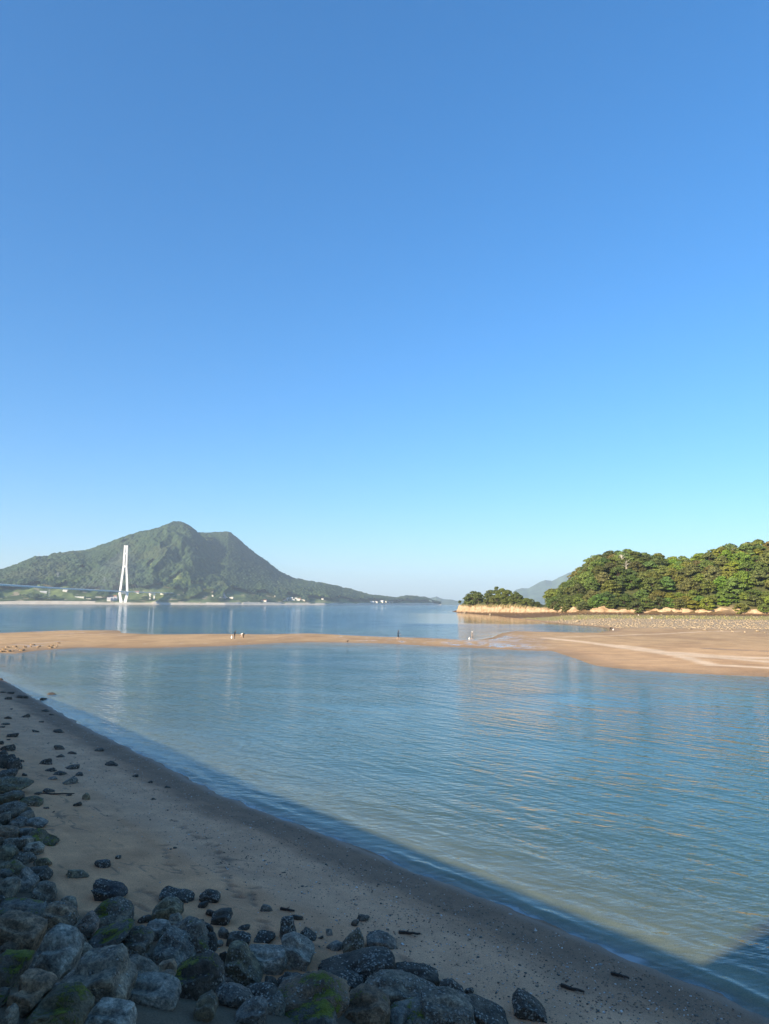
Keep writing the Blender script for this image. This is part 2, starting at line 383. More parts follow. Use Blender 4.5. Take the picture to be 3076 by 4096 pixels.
def col_mat(name, fine, var, rough=.9):
    m, t = new_mat(name); a = N(t, 'ShaderNodeAttribute', attribute_name='Col'); geo = N(t, 'ShaderNodeNewGeometry')
    n = noise_n(t, geo.outputs['Position'], fine, 5, .65)
    c = mixrgb(t, 'MULTIPLY', 1.0, a.outputs['Color'], ramp(t, n, [(.3, 1 - var), (.7, 1 + var)]))
    finish(t, c, rough, None, .15); return m
M['wood'] = col_mat('far_forest', .05, .22)
M['land'] = col_mat('far_land', .03, .2)
M['cliff'] = col_mat('cliff_rock', .9, .3)
M['concrete'] = simple_mat('concrete', (.55, .52, .47), .85, .2, .8)
M['white_steel'] = simple_mat('white_steel', (.86, .85, .82), .45, .06, .2)
M['deck_grey'] = simple_mat('deck_grey', (.55, .58, .58), .6, .15, .1)
M['plaster'] = simple_mat('plaster', (.72, .69, .62), .85, .15, .5)
M['roof'] = object_colour_mat('roof_tile', .15, .4, .7)
M['panel'] = simple_mat('solar_panel', (.30, .34, .40), .35, .1, .1)
M['pylon'] = simple_mat('galvanised', (.5, .52, .53), .5, .1, .1)
M['drift'] = simple_mat('driftwood', (.055, .042, .032), .9, .5, 14)
M['skin'] = simple_mat('skin', (.55, .36, .26), .6, .1, 8)
M['hair'] = simple_mat('hair', (.02, .017, .015), .6, .2, 20)
for k, c in dict(navy=(.02, .03, .06), black=(.018, .018, .02), white_cloth=(.85, .85, .83), taupe=(.22, .19, .17), cream=(.7, .62, .5), grey_cloth=(.25, .26, .27)).items():
    M[k] = simple_mat(k, c, .85, .2, 6)
M['bag'] = simple_mat('white_plastic', (.66, .66, .64), .4, .06, 6)

SAND_DRY = np.array((.60, .46, .31)); SAND = np.array((.46, .315, .17)); SAND_WET = np.array((.27, .185, .11))
OLIVE = np.array((.19, .128, .084))
def lerp(a, b, t): return a + (b - a) * np.asarray(t)[..., None]

# ------------------------------------------------------------------ the near beach
def build_beach():
    s = np.concatenate([-np.geomspace(200, 26, 330, endpoint=False), np.arange(-26, -4, .06), np.linspace(-4, 40, 60)])
    p = np.concatenate([np.arange(-.5, 4, .15), np.arange(4, 14.2, .052), np.arange(14.2, 17, .2)])
    Pg, Sg = np.meshgrid(p, s, indexing='ij')
    z, sh, toe = near_z(Pg, Sg)
    X, Y = from_ps(Pg, Sg)
    d = sh - Pg
    z = z + (d > -.2) * (.02 * fbm(X * .7, Y * .7, 0, 4) + .007 * fbm(X * 5, Y * 5, 4, 3) + .016 * fbm(Sg * 1.1 + Pg * .4, Pg * 6, 8, 3) * sstep(.2, 1.5, d))
    foot = np.zeros_like(z)
    rr = random.Random(3)
    tracks = [((880, 3400), (930, 3520), 8), ((935, 3505), (950, 3560), 4), ((1003, 3505), (1015, 3580), 5), ((1040, 3640), (1062, 3735), 7), ((1075, 3680), (1045, 3810), 5), ((560, 3560), (690, 3610), 7),
              ((430, 3600), (600, 3640), 6), ((1240, 3677), (1256, 3685), 2), ((1460, 3735), (1490, 3740), 2), ((1615, 3765), (1640, 3770), 2), ((1700, 3835), (1720, 3838), 2), ((820, 3300), (905, 3390), 6), ((700, 3230), (830, 3330), 7), ((640, 3330), (700, 3460), 6)]
    for (a, b, n) in tracks:
        for k in range(n):
            f = (k + .5) / n
            x = a[0] + (b[0] - a[0]) * f + rr.uniform(-12, 12); y = a[1] + (b[1] - a[1]) * f + rr.uniform(-8, 8)
            fx, fy = G(x, y, .7)
            ang = rr.uniform(0, 3.14); ca, sa = math.cos(ang), math.sin(ang)
            u = ((X - fx) * ca + (Y - fy) * sa) / .15; v = (-(X - fx) * sa + (Y - fy) * ca) / .065
            q = u * u + v * v
            m = q < 6
            foot = np.maximum(foot, np.where(m, np.exp(-q * q * .6), 0))
            z = z - np.where(m, .028 * np.exp(-q * q * .6) - .010 * np.exp(-(q - 1.9) ** 2 * 1.5), 0)
    n1 = fbm(X * .35, Y * .35, 3, 4); n2 = fbm(Sg * .25, Pg * 1.3, 6, 4)
    c = np.broadcast_to(SAND * np.array((1.44, 1.03, .92)), z.shape + (3,))
    c = lerp(c, SAND * np.array((1.20, .84, .74)), sstep(-.1, .35, n1))
    gravel = sstep(6.0, 3.2, d + 1.8 * n2) * sstep(.8, 2.2, d + .6 * n1)
    c = lerp(c, np.array((.58, .335, .195)), gravel * .8)
    band = sstep(2.4, 1.1, d + .7 * n2)
    c = lerp(c, OLIVE, band * .85)
    fl = np.abs(fbm(Sg * .35, Pg * .8, 21, 3))                   # thin dark weed lines left by the tide
    c = lerp(c, np.array((.13, .10, .07)), sstep(.022, .004, fl) * sstep(-.1, .2, fbm(X * .6, Y * .6, 31, 2)) * sstep(3.0, 4, d) * .7)
    c = lerp(c, np.array((.15, .12, .09)), foot * .5)
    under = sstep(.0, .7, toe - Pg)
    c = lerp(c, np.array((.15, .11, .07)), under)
    c = lerp(c, np.array((.42, .33, .215)), sstep(.0, -1.0, d))
    wet = np.clip(sstep(.5, .0, d + .15 * n2) * .45 + .08, 0, 1) * (1 - under) * sstep(-.1, .05, d)
    V = np.stack([X, Y, z], -1).reshape(-1, 3)
    o = mesh_obj('beach', V, grid_faces(len(p), len(s)), M['beach'])
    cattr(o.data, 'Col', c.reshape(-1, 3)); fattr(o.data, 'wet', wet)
    tag(o, 'shaded brown sand beach sloping down to the water', kind='structure')
build_beach()

# ------------------------------------------------------------------ sandbar, tidal flat, wooded hill ground, sea bed
STREAK = [[G(*q) for q in L_] for L_ in ([(2180, 2556), (2280, 2568), (2400, 2582), (2500, 2598), (2600, 2612), (2750, 2630), (3076, 2655), (3300, 2668)], [(2480, 2588), (2600, 2604), (2750, 2640), (2850, 2668), (3076, 2680)],
          [(2240, 2553), (2450, 2548), (2650, 2540), (2800, 2532), (2960, 2530)], [(2700, 2618), (2850, 2632), (3000, 2640), (3200, 2645)])]
POOL = [[G(*q) for q in L_] for L_ in ([(2810, 2600), (2900, 2606), (3076, 2614), (3300, 2622)],)]
def build_flat():
    r = np.geomspace(15, 900, 430); th = np.linspace(math.radians(-42), math.radians(42), 640)
    R, T = np.meshgrid(r, th, indexing='ij'); X, Y = R * np.sin(T), R * np.cos(T)
    z, d, dc = far_z(X, Y)
    p, s = to_ps(X, Y); zn, sh, toe = near_z(p, s)
    z = np.maximum(z, np.where(p < 45, zn, -9)) - .03 * (p < 17.2)
    px = px_of(X, Y)
    n1 = fbm(X * .09, Y * .05, 3, 4); n2 = fbm(X * .5, Y * .35, 7, 4); n3 = fbm(X * .03, Y * .012, 13, 3)
    c = np.broadcast_to(SAND, z.shape + (3,))
    c = lerp(c, np.array((.56, .365, .195)), sstep(2050, 2350, px) * sstep(150, 95, R))
    c = lerp(c, c * np.array((.82, .80, .80)), sstep(-.1, .3, n1))
    n4 = fbm(X * .12, Y * .8, 33, 4)
    c = c * (1 + .28 * n4)[..., None]
    damp = sstep(.28, .03, z + .05 * n2 + .03 * n1)
    c = lerp(c, SAND_WET, damp * .75)
    grey = sstep(60, 90, Y) * sstep(20, 45, d + 8 * n3) * sstep(230, 180, -dc)
    c = lerp(c, np.array((.26, .205, .135)), grey * .7)
    for k, ln in enumerate(STREAK):
        dl = line_d(X, Y, ln) * (1 if k != 2 else .8)
        wd = (1.6, 1.3, .9, 2.4)[k]
        c = lerp(c, SAND_DRY * 1.12, sstep(wd * 1.3, wd * .2, dl + 1.3 * n4 + .5 * n2) * .95)
    pool = sstep(.7, .2, line_d(X, Y, POOL[0]) + .15 * n2)
    c = lerp(c, np.array((.035, .03, .022)), pool * .9)
    stony = sstep(-180, -160, dc + 14 * n1) * sstep(-70, -92, dc + 10 * n1) * sstep(2, 6, d)
    c = lerp(c, np.array((.37, .295, .195)), stony * .85)
    algae = sstep(-96, -76, dc + 8 * n1) * sstep(-22, -40, dc + 6 * n2) * sstep(1.0, 6, d)
    c = lerp(c, lerp(np.broadcast_to(np.array((.27, .26, .085)), c.shape), np.array((.34, .27, .15)), sstep(-.1, .25, n2)), algae * .9)
    weed = sstep(-48, -30, dc + 6 * n2) * sstep(.8, -.5, dc)
    c = lerp(c, np.array((.115, .068, .034)), weed * .9)
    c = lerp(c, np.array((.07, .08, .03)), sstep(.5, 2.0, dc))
    c = lerp(c, np.array((.40, .31, .20)), sstep(.0, -.25, z))
    left = sstep(220, 60, px) * sstep(108, 100, R)
    film = sstep(.12, .40, n3 + .9 * n2 + .25 * (px > 1950) * sstep(145, 110, Y)) * sstep(.34, .20, z) * sstep(.06, .13, z) * sstep(2330, 2120, px + 260 * n2)
    wet = np.clip(damp * .15 + film * .8 + pool * .6, 0, 1) * (dc < -60)
    wet = np.where(z < .05, .0, wet)
    V = np.stack([X, Y, z], -1).reshape(-1, 3); Fc = grid_faces(len(r), len(th))
    keep = (z.reshape(-1)[Fc].max(1) > -4.15) & (p.reshape(-1)[Fc].max(1) > 16.6)
    V, Fc, c, wet = compact(V, Fc[keep], c.reshape(-1, 3), wet.reshape(-1))
    o = mesh_obj('tidal_flat', V, Fc, M['flat']); cattr(o.data, 'Col', c); fattr(o.data, 'wet', wet)
    tag(o, 'sunlit sandbar and rocky tidal flat beyond the inlet', kind='structure')
    a = np.linspace(0, 2 * math.pi, 96, endpoint=False); v = [(0, 0, -4.4)] + [(14800 * math.cos(q), 14800 * math.sin(q), -4.4) for q in a]
    o = mesh_obj('seabed', v, [(0, 1 + i, 1 + (i + 1) % 96) for i in range(96)], simple_mat('seabed', (.12, .12, .09), .9, .2, .1), None, False)
    tag(o, 'sea bed under the water', kind='structure')
build_flat()

def build_sea():
    ys = np.concatenate([np.arange(4230, 2640, -3.4), np.arange(2640, 2440, -2.0), np.arange(2440, 2416, -1.0)])
    hz = HZ(1538)
    tt = np.array([-(H) / tan_el(1538, v) if tan_el(1538, v) < 0 else 14700 for v in ys])
    r = np.unique(np.concatenate([[9.0], np.clip(tt, 9, 14700), np.geomspace(max(t for t in tt if t < 14000), 14700, 12)]))
    th = np.linspace(math.radians(-43), math.radians(43), 470)
    R, T = np.meshgrid(r, th, indexing='ij'); X, Y = R * np.sin(T), R * np.cos(T)
    p, s = to_ps(X, Y)
    zn, sh, toe = near_z(p, s); zf, d, dc = far_z(X, Y)
    zb = np.maximum(np.where(p < 45, zn, -9), zf); depth = -zb
    turbid = 1 - np.exp(-np.clip(depth, 0, None) * 1.7)
    turbid = np.where(R > 1000, 1, turbid)
    off = p - sh
    wl = .5 + .25 * fbm(s * .5, s * 0, 41, 3)
    z = .028 * np.exp(-((off - wl) / .13) ** 2) + .018 * np.exp(-((off - wl - .75) / .2) ** 2)
    z = z * (R < 120) * np.clip(.6 + 1.2 * fbm(s * .35, p * .2, 51, 2), 0, 1.3)
    calm = fbm(X * .006, Y * .0035, 61, 3)
    band = fbm(X * .0015, Y * .004, 71, 3)
    ripple = .85 + .8 * sstep(35, 75, R) * (1 - .25 * sstep(100, 160, R)) + .7 * band * sstep(110, 170, R)
    lee = sstep(520, 380, R) * sstep(225, 270, R) * sstep(15, 35, X)
    lee = np.maximum(lee, sstep(600, 480, R) * sstep(235, 260, R) * sstep(1500, 1750, px_of(X, Y)))
    ripple = ripple * (1 - .93 * lee)
    ripple = ripple * (1 - .6 * sstep(.20, .02, depth) * sstep(110, 140, R))
    ripple = ripple * (.5 + .5 * sstep(0, 2.0, off))
    ripple = ripple * (1 - .6 * sstep(2050, 2350, px_of(X, Y)) * sstep(38, 58, R) * sstep(150, 120, R))
    ripple = np.clip(ripple, 0, 2.0)
    foam = sstep(.022, .004, depth + .02 * fbm(s * 2.2, p * 2, 81, 3)) * (R < 45) * .7 * sstep(-.25, .15, fbm(s * .6, p * 0, 91, 2))
    V = np.stack([X, Y, z], -1).reshape(-1, 3); Fc = grid_faces(len(r), len(th))
    keep = depth.reshape(-1)[Fc].max(1) > -.12
    V, Fc, tu, ri, fo, de = compact(V, Fc[keep], turbid.reshape(-1), ripple.reshape(-1), foam.reshape(-1), sstep(1.0, 3.5, depth).reshape(-1))
    o = mesh_obj('sea', V, Fc, M['water']); fattr(o.data, 'turbid', tu); fattr(o.data, 'ripple', ri); fattr(o.data, 'foam', fo); fattr(o.data, 'deep', de)
    tag(o, 'blue rippled sea and shallow inlet', kind='structure')
build_sea()

# ------------------------------------------------------------------ sea wall and building behind the viewpoint (they cast the shade on the beach)
def build_wall():
    # top edge 5.3 m over the water, a little behind the eye
    pts = [(-200, -.9), (-90, .7), (-45, .6), (-24, -.3), (40, -.3)]
    V, Fs = [], []
    for s, p in pts:
        for pp, z in ((p, -1), (p, 5.3), (p - 14, 5.3), (p - 14, -1)): V.append((*from_ps(pp, s), z))
    for i in range(len(pts) - 1):
        for k in range(4): a = 4 * i + k; b = 4 * i + (k + 1) % 4; Fs.append((a, b, b + 4, a + 4))
    Fs += [(0, 3, 2, 1), (4 * len(pts) - 4, 4 * len(pts) - 3, 4 * len(pts) - 2, 4 * len(pts) - 1)]
    o = mesh_obj('seawall', V, Fs, M['concrete'], None, False)
    tag(o, 'concrete sea wall above the stone slope, shading the beach', 'sea wall')
    ang = math.atan2(SY, SX)
    b = empty('building', (*from_ps(-2.2, -5.3), 5.3), ang)       # local x along the wall, local -y inland (y points to the water)
    tag(b, 'plain shore building behind the viewpoint, its shadow on the water at lower right', 'building')
    box('wall', 0, 20, -9, 0, 0, 3.1, M['plaster'], b)
    rf = box('roof', -.4, 20.4, -9.4, .05, 3.1, 3.35, M['concrete'], b)
    for x in (1.5, 5, 8.5, 12, 15.5):
        for z in (1,):
            wn = box('window', x, x + 1.8, .003, .05, z, z + 1.3, M['panel'], b)
            box('sill', x - .1, x + 1.9, .003, .14, z - .1, z - .002, M['concrete'], wn)
build_wall()

# ------------------------------------------------------------------ far mountain across the strait
MB = np.array([(-700, 2370), (-300, 2322), (0, 2290), (60, 2270), (130, 2240), (180, 2238), (190, 2230), (280, 2216), (330, 2214), (400, 2190), (480, 2160), (560, 2135), (620, 2118), (660, 2103), (690, 2098), (720, 2101), (750, 2116), (775, 2137), (810, 2138), (860, 2135), (905, 2135),
     (935, 2152), (1000, 2210), (1060, 2250), (1110, 2290), (1170, 2319), (1250, 2334), (1330, 2347), (1370, 2358), (1400, 2362), (1440, 2375), (1490, 2387), (1540, 2393), (1590, 2397), (1620, 2390), (1660, 2390), (1700, 2398), (1722, 2404), (1736, 2412), (1760, 2416)], float)
MA = np.array([(-700, 2370), (-300, 2322), (0, 2290), (60, 2270), (130, 2240), (180, 2238), (190, 2230), (280, 2216), (330, 2214), (400, 2190), (480, 2160), (560, 2135), (620, 2118), (660, 2103), (690, 2098), (720, 2101), (750, 2116), (775, 2137), (800, 2160), (850, 2205), (900, 2240),
     (960, 2282), (1020, 2318), (1100, 2345), (1250, 2362), (1330, 2372), (1440, 2385), (1540, 2396), (1590, 2400), (1620, 2395), (1660, 2394), (1700, 2400), (1722, 2406), (1736, 2413), (1760, 2416)], float)
_ta = np.array([tan_el(*q) for q in MA]); _tb = np.array([tan_el(*q) for q in MB])
M_r0 = ([-700, 0, 500, 900, 1300, 1500, 1740, 1800], [2500, 2620, 2720, 2850, 3300, 3900, 4600, 4700])
M_len = ([-700, 0, 700, 900, 1100, 1400, 1560, 1740, 1800], [900, 1000, 1150, 1100, 900, 600, 300, 160, 120])
def mountain_z(R, T):
    px = np.interp(T, _bb, _bx)
    X, Y = R * np.sin(T), R * np.cos(T)
    r0 = np.interp(px, *M_r0) + 14 * fbm(X * .004, Y * .004, 2, 4); ln = np.interp(px, *M_len)
    t = (R - r0) / ln
    za = 6.8 + np.interp(px, MA[:, 0], _ta) * (r0 + ln); zb = 6.8 + np.interp(px, MB[:, 0], _tb) * (r0 + ln * 1.35)
    def prof(t, zc):
        low = np.minimum(zc * .9, 6 + 40 * np.clip(t / .28, 0, 1) * np.clip(zc / 120, .3, 1))
        k = sstep(.10, 1.0, t) * .55 + np.clip((t - .12) / .88, 0, 1) * .45
        up = low + (zc - low) * np.clip(k, 0, 1)
        return np.where(t < 1, up, zc - (t - 1) * 900)
    a = prof(t, za); b = prof(t / 1.35, zb)
    rid = 1 - np.abs(fbm(X * .0042 + 3, Y * .0020, 17, 4)) * 2.6
    amp = np.clip(t * (1.02 - t) * 4, 0, 1)
    a = a + za * .12 * (rid - .5) * amp
    z = np.maximum(a, b - 4)
    z = z + 5 * fbm(X * .02, Y * .02, 27, 3) * sstep(.1, .3, t)
    z = np.where(t < 0, t * ln * .12 - .3, np.where(t * ln < 22, np.minimum(z, .2 + 3.5 * sstep(2, 20, t * ln)), z))
    return z, t, t * ln
def build_mountain():
    px = np.linspace(-560, 1765, 380); T1 = np.interp(px, _bx, _bb)
    def grid(ncol, nrow):
        px = np.linspace(-560, 1765, ncol); T1 = np.interp(px, _bx, _bb)
        f = np.linspace(-.03, 1, nrow)
        r0 = np.interp(px, *M_r0); ln = np.interp(px, *M_len) * 1.5
        T = np.broadcast_to(T1, (nrow, ncol)); R = r0 + f[:, None] * ln
        return R, T
    R, T = grid(420, 200); z, t, dd = mountain_z(R, T); X, Y = R * np.sin(T), R * np.cos(T)
    n1 = fbm(X * .012, Y * .006, 4, 4); n2 = fbm(X * .03, Y * .03, 14, 3)
    c = np.broadcast_to(np.array((.055, .085, .03)), z.shape + (3,))
    c = lerp(c, np.array((.13, .17, .06)), sstep(.0, .2, n1)); c = lerp(c, np.array((.28, .24, .16)), sstep(.22, .32, n2) * sstep(.4, .2, t))
    c = lerp(c, np.array((.52, .47, .38)), (dd < 26) * (dd > -5)); c = lerp(c, np.array((.33, .22, .15)), sstep(.12, .3, n1) * sstep(1520, 1600, np.interp(T, _bb, _bx)) * (dd < 60))
    V = np.stack([X, Y, z], -1).reshape(-1, 3)
    o = mesh_obj('mountain', V, grid_faces(*R.shape), M['land']); cattr(o.data, 'Col', c.reshape(-1, 3))
    tag(o, 'green forested mountain island across the strait', kind='structure')
    R, T = grid(900, 330); z, t, dd = mountain_z(R, T); X, Y = R * np.sin(T), R * np.cos(T)
    d1, id1 = worley(X / 13.0, Y / 13.0); d2, id2 = worley(X / 7.0 + 31, Y / 7.0)
    dome = 12.0 * np.sqrt(np.clip(1 - (d1 / .95) ** 2, 0, 1)) + 3.5 * np.sqrt(np.clip(1 - (d2 / .9) ** 2, 0, 1))
    big = (id1 % 7 == 0) * 3.5
    n1 = fbm(X * .012, Y * .006, 4, 4); n3 = fbm(X * .0045, Y * .003, 24, 4)
    field = (sstep(.38, .12, t) * .55 + n1 * 1.0 + .25 * fbm(X * .03, Y * .012, 44, 3)) > .44
    wood = (~field) & (dd > 30)
    zz = z + 1.2 + (dome + big) * (.55 + .45 * sstep(.02, .2, t))
    tint = (id1 % 32) / 31.0
    c = lerp(np.broadcast_to(np.array((.014, .034, .018)), z.shape + (3,)), np.array((.050, .078, .034)), tint)
    c = lerp(c, np.array((.060, .058, .030)), sstep(.1, .35, n3) * .35)
    c = lerp(c, np.array((.075, .11, .03)), sstep(.06, .3, fbm(X * .008, Y * .008, 34, 3)) * sstep(.5, .2, t) * .6)
    V = np.stack([X, Y, zz], -1).reshape(-1, 3); Fc = grid_faces(*R.shape)
    keep = wood.reshape(-1)[Fc].all(1) & (t.reshape(-1)[Fc].max(1) < 1.45)
    V, Fc, c = compact(V, Fc[keep], c.reshape(-1, 3))
    o = mesh_obj('forest', V, Fc, M['wood'], None, False); cattr(o.data, 'Col', c)
    tag(o, 'dense green forest covering the mountain slopes', 'forest', kind='stuff')
build_mountain()
def on_mountain(x, y):
    d = ray(x, y); hl = math.hypot(d[0], d[1]); te = d[2] / hl; th = math.atan2(d[0], d[1])
    r0 = float(np.interp(x, *M_r0)); t = np.linspace(r0 + 6, r0 + float(np.interp(x, *M_len)) * 1.3, 500)
    z, _, _ = mountain_z(t, np.full_like(t, th)); k = int(np.argmax(z > 6.8 + te * t))
    if z[k] <= 6.8 + te * t[k]: k = 12
    return t[k] * math.sin(th), t[k] * math.cos(th), float(z[k]), float(t[k])

def far_hill(name, sil, r, depth, label, colr, seed):
    px = np.linspace(sil[0][0], sil[-1][0], 260); T1 = np.interp(px, _bx, _bb)
    xs = [q[0] for q in sil]; te = np.array([tan_el(*q) for q in sil])
    f = np.concatenate([np.linspace(0, 1, 22), [1.15, 1.5]])
    T = np.broadcast_to(T1, (len(f), 260)); R = r + f[:, None] * depth * np.ones(260)
    zc = 6.8 + np.interp(px, xs, te) * (r + depth); zc = np.maximum(zc, -2)
    X, Y = R * np.sin(T), R * np.cos(T)
    g = np.clip(f, 0, 1)[:, None]
    z = zc * (.9 * g ** 1.2 + .1 * np.sqrt(g)) + zc * .16 * fbm(X * .0035, Y * .0018, seed, 4) * 4 * g * (1 - g) + 7 * fbm(X * .02, Y * .02, seed + 5, 3) * g
    z = np.where(f[:, None] > 1, zc * (1 - (f[:, None] - 1) * 2), z) - 1.0 * (g < .01)
    c = lerp(np.broadcast_to(np.array(colr), z.shape + (3,)), np.array(colr) * 1.7, sstep(-.2, .3, fbm(X * .008, Y * .006, seed + 9, 4)))
    o = mesh_obj(name, np.stack([X, Y, z], -1).reshape(-1, 3), grid_faces(len(f), 260), M['land']); cattr(o.data, 'Col', c.reshape(-1, 3))
    tag(o, label, kind='structure')
far_hill('hill', [(1500, 2416), (1540, 2400), (1574, 2392), (1620, 2385), (1653, 2390), (1693, 2384), (1720, 2392), (1746, 2386), (1772, 2396), (1800, 2398), (1830, 2403), (1860, 2400), (1900, 2406), (1950, 2416)], 7600, 700, 'low blue island hills on the horizon', (.05, .075, .04), 101)
far_hill('hill', [(1640, 2416), (1700, 2405), (1760, 2400), (1820, 2405), (1900, 2398), (1960, 2395), (2000, 2404), (2040, 2392), (2061, 2361), (2090, 2352), (2115, 2353), (2140, 2340), (2160, 2328), (2185, 2320), (2210, 2324), (2280, 2290), (2400, 2270), (2600, 2300), (2900, 2416)], 8600, 1200, 'hazy blue mountain rising behind the wooded hill', (.05, .075, .04), 131)

# ------------------------------------------------------------------ cable-stayed bridge
def build_bridge():
    bx0, by0 = G(492, 2412, 0)
    k = 2650 / math.hypot(bx0, by0); bx, by = bx0 * k, by0 * k
    yaw = -math.atan2(bx, by)                                     # the tower's broad face looks roughly along the sight line
    t = empty('bridge_tower', (bx, by, 0), yaw)
    tag(t, 'tall white A-shaped cable-stayed bridge tower standing in the strait', 'bridge tower')
    W = M['white_steel']
    box('base', -24, 24, -12, 12, -3, 7, M['concrete'], t)
    for sgn in (-1, 1):
        bars('lower_leg', [((sgn * 6.2, 0, 6.9), (sgn * 13.0, 0, 40), (10.5, 9), (8, 8))], W, t)
        bars('leg', [((sgn * 12.0, 0, 42.8), (sgn * 4.7, 0, 133), (7.2, 8), (6.0, 7))], W, t)
        bars('upper_leg', [((sgn * 4.7, 0, 132.8), (sgn * 3.5, 0, 206), (6.0, 7.02), (5.6, 6))], W, t)
    bars('cross_beam', [((-16, 0, 41), (16, 0, 41), (8, 3.8), (8, 3.8))], W, t)
    bars('cross_beam', [((-3.5, 0, 132), (3.5, 0, 132), (6.6, 9), (6.6, 9))], W, t)
    bars('cross_beam', [((-2.6, 0, 177), (2.6, 0, 177), (5.4, 8), (5.4, 8))], W, t)
    # deck: comes from beyond the left edge of the photo, through the tower, to the shore
    zd = 45.5
    pts = []
    for (px_, py_, dist) in ((-330, 2318, 1420), (0, 2341, 1790), (250, 2353.5, 2170), (492, 2363, 2650), (600, 2367, 2840), (700, 2370, 2990)):
        b = bearing_of_px(px_); pts.append((dist * math.sin(b), dist * math.cos(b)))
    d = empty('bridge_deck', (pts[3][0], pts[3][1], 0)); tag(d, 'long pale bridge deck crossing the strait through the white tower', 'bridge deck')
    def seg_pts(off, z): 
        out = []
        for i, q in enumerate(pts):
            a = Vector(pts[max(i - 1, 0)]); b_ = Vector(pts[min(i + 1, len(pts) - 1)]); dr = (b_ - a).normalized(); nn = Vector((-dr.y, dr.x))
            out.append((q[0] + nn.x * off - pts[3][0], q[1] + nn.y * off - pts[3][1], z))
        return out
    prof = [(-14, zd), (14, zd), (14, zd - 1.3), (8, zd - 2.6), (-8, zd - 2.6), (-14, zd - 1.3)]
    rows = [seg_pts(o_, z_) for o_, z_ in prof]; V = [p for i in range(len(pts)) for p in (r[i] for r in rows)]
    Fs = [(6 * i + j, 6 * i + (j + 1) % 6, 6 * i + 6 + (j + 1) % 6, 6 * i + 6 + j) for i in range(len(pts) - 1) for j in range(6)]
    mesh_obj('girder', V, Fs, M['white_steel'], d, False)
    for off in (-11.5, 11.5):
        r0 = seg_pts(off, zd + .6); bars('railing', [(r0[i], r0[i + 1], (.25, 1.1), (.25, 1.1)) for i in range(len(r0) - 1)], M['white_steel'], d)
    # stays
    dirv = (Vector(pts[1]) - Vector(pts[3])).normalized()
    for sgn in (-1, 1):
        for i in range(14):
            f = (i + 1) / 14
            for dv, ln in ((dirv, 430), ((Vector(pts[5]) - Vector(pts[3])).normalized(), 300)):
                a = (sgn * 1.5, 0, 140 + 62 * f); q = dv * (30 + ln * f); nn = Vector((-dv.y, dv.x)) * 12.6 * sgn
                bars('stay_cable', [((0, 0, a[2]), (q.x + nn.x, q.y + nn.y, zd), .10, .10)], M['white_steel'], d)
    for (x, y0, y1, lab) in ((607, 2374, 2398, 'white two-legged bridge pier standing on the shore'), (652, 2375, 2392, 'smaller pale bridge pier farther up the shore beneath the deck')):
        dist = 2860 if x < 620 else 2930
        b = bearing_of_px(x); q = empty('bridge_pier', (dist * math.sin(b), dist * math.cos(b), 0), -b); tag(q, lab, 'bridge pier')
        for sgn in (-1, 1): bars('leg', [((sgn * 6.4, 0, 0), (sgn * 8, 0, 38.6), 5, 5)], W, q)
        bars('cross_beam', [((-12, 0, 40.6), (12, 0, 40.6), (5.2, 4), (5.2, 4))], W, q)
build_bridge()

# ------------------------------------------------------------------ pylons, houses, solar array on the far shore
def pylon(x, y_base, h, label):
    X, Y, z, r = on_mountain(x, y_base); t = empty('pylon', (X, Y, z - 1), -math.atan2(X, Y)); tag(t, label, 'pylon', 'power line pylons on the mountain')
    w0 = h * .11
    bars('mast', [((sx * w0, sy * w0, 0), (sx * .5, sy * .5, h), .5, .35) for sx in (-1, 1) for sy in (-1, 1)]
         + [((-w0 * (1 - f), -w0 * (1 - f), h * f), (w0 * (1 - f - .12), -w0 * (1 - f - .12), h * (f + .12)), .3, .3) for f in (0, .2, .4, .6)]
         + [((w0 * (1 - f), -w0 * (1 - f), h * f), (-w0 * (1 - f - .12), -w0 * (1 - f - .12), h * (f + .12)), .3, .3) for f in (0, .2, .4, .6)], M['pylon'], t)
    for f in (.72, .84, .95): bars('cross_arm', [((-h * .16, 0, h * f), (h * .16, 0, h * f), .4, .4)], M['pylon'], t)
pylon(153, 2241, 36, 'power pylon on the mountain skyline at far left')
pylon(230, 2322, 32, 'power pylon on the wooded slope left of the bridge tower')
pylon(417, 2344, 36, 'power pylon just left of the white bridge tower')
pylon(195, 2396, 34, 'power pylon low on the far shore at left')
pylon(1216, 2332, 22, 'lone mast on the right shoulder of the mountain')

def house(x, y, w, d, h, roofc, label, group='houses on the far shore', flat=False):
    X, Y, z, r = on_mountain(x, y)
    t = empty('house', (X, Y, z - 1.2), -math.atan2(X, Y) + random.uniform(-.4, .4)); tag(t, label, 'house', group)
    box('wall', -w / 2, w / 2, -d / 2, d / 2, -3, h, M['plaster'], t)
    if flat: o = box('roof', -w / 2 - .3, w / 2 + .3, -d / 2 - .3, d / 2 + .3, h, h + .5, M['roof'], t)
    else:
        e = .6; hw, hd = w / 2 + e, d / 2 + e; rz = h + d * .32
        o = mesh_obj('roof', [(-hw, -hd, h), (hw, -hd, h), (hw, hd, h), (-hw, hd, h), (-hw, 0, rz), (hw, 0, rz)], [(0, 1, 5, 4), (2, 3, 4, 5), (0, 4, 3), (1, 2, 5), (3, 2, 1, 0)], M['roof'], t, False)
    o.color = (*roofc, 1)
    for i in range(max(1, int(w // 4))):
        xx = -w / 2 + (i + .5) * w / max(1, int(w // 4)); box('window', xx - .7, xx + .7, -d / 2 - .06, -d / 2 - .003, 1.4, 2.7, M['panel'], t)
GREY_R, RED_R, PALE_R, DARK_R = (.22, .22, .23), (.36, .16, .10), (.6, .6, .58), (.09, .09, .1)
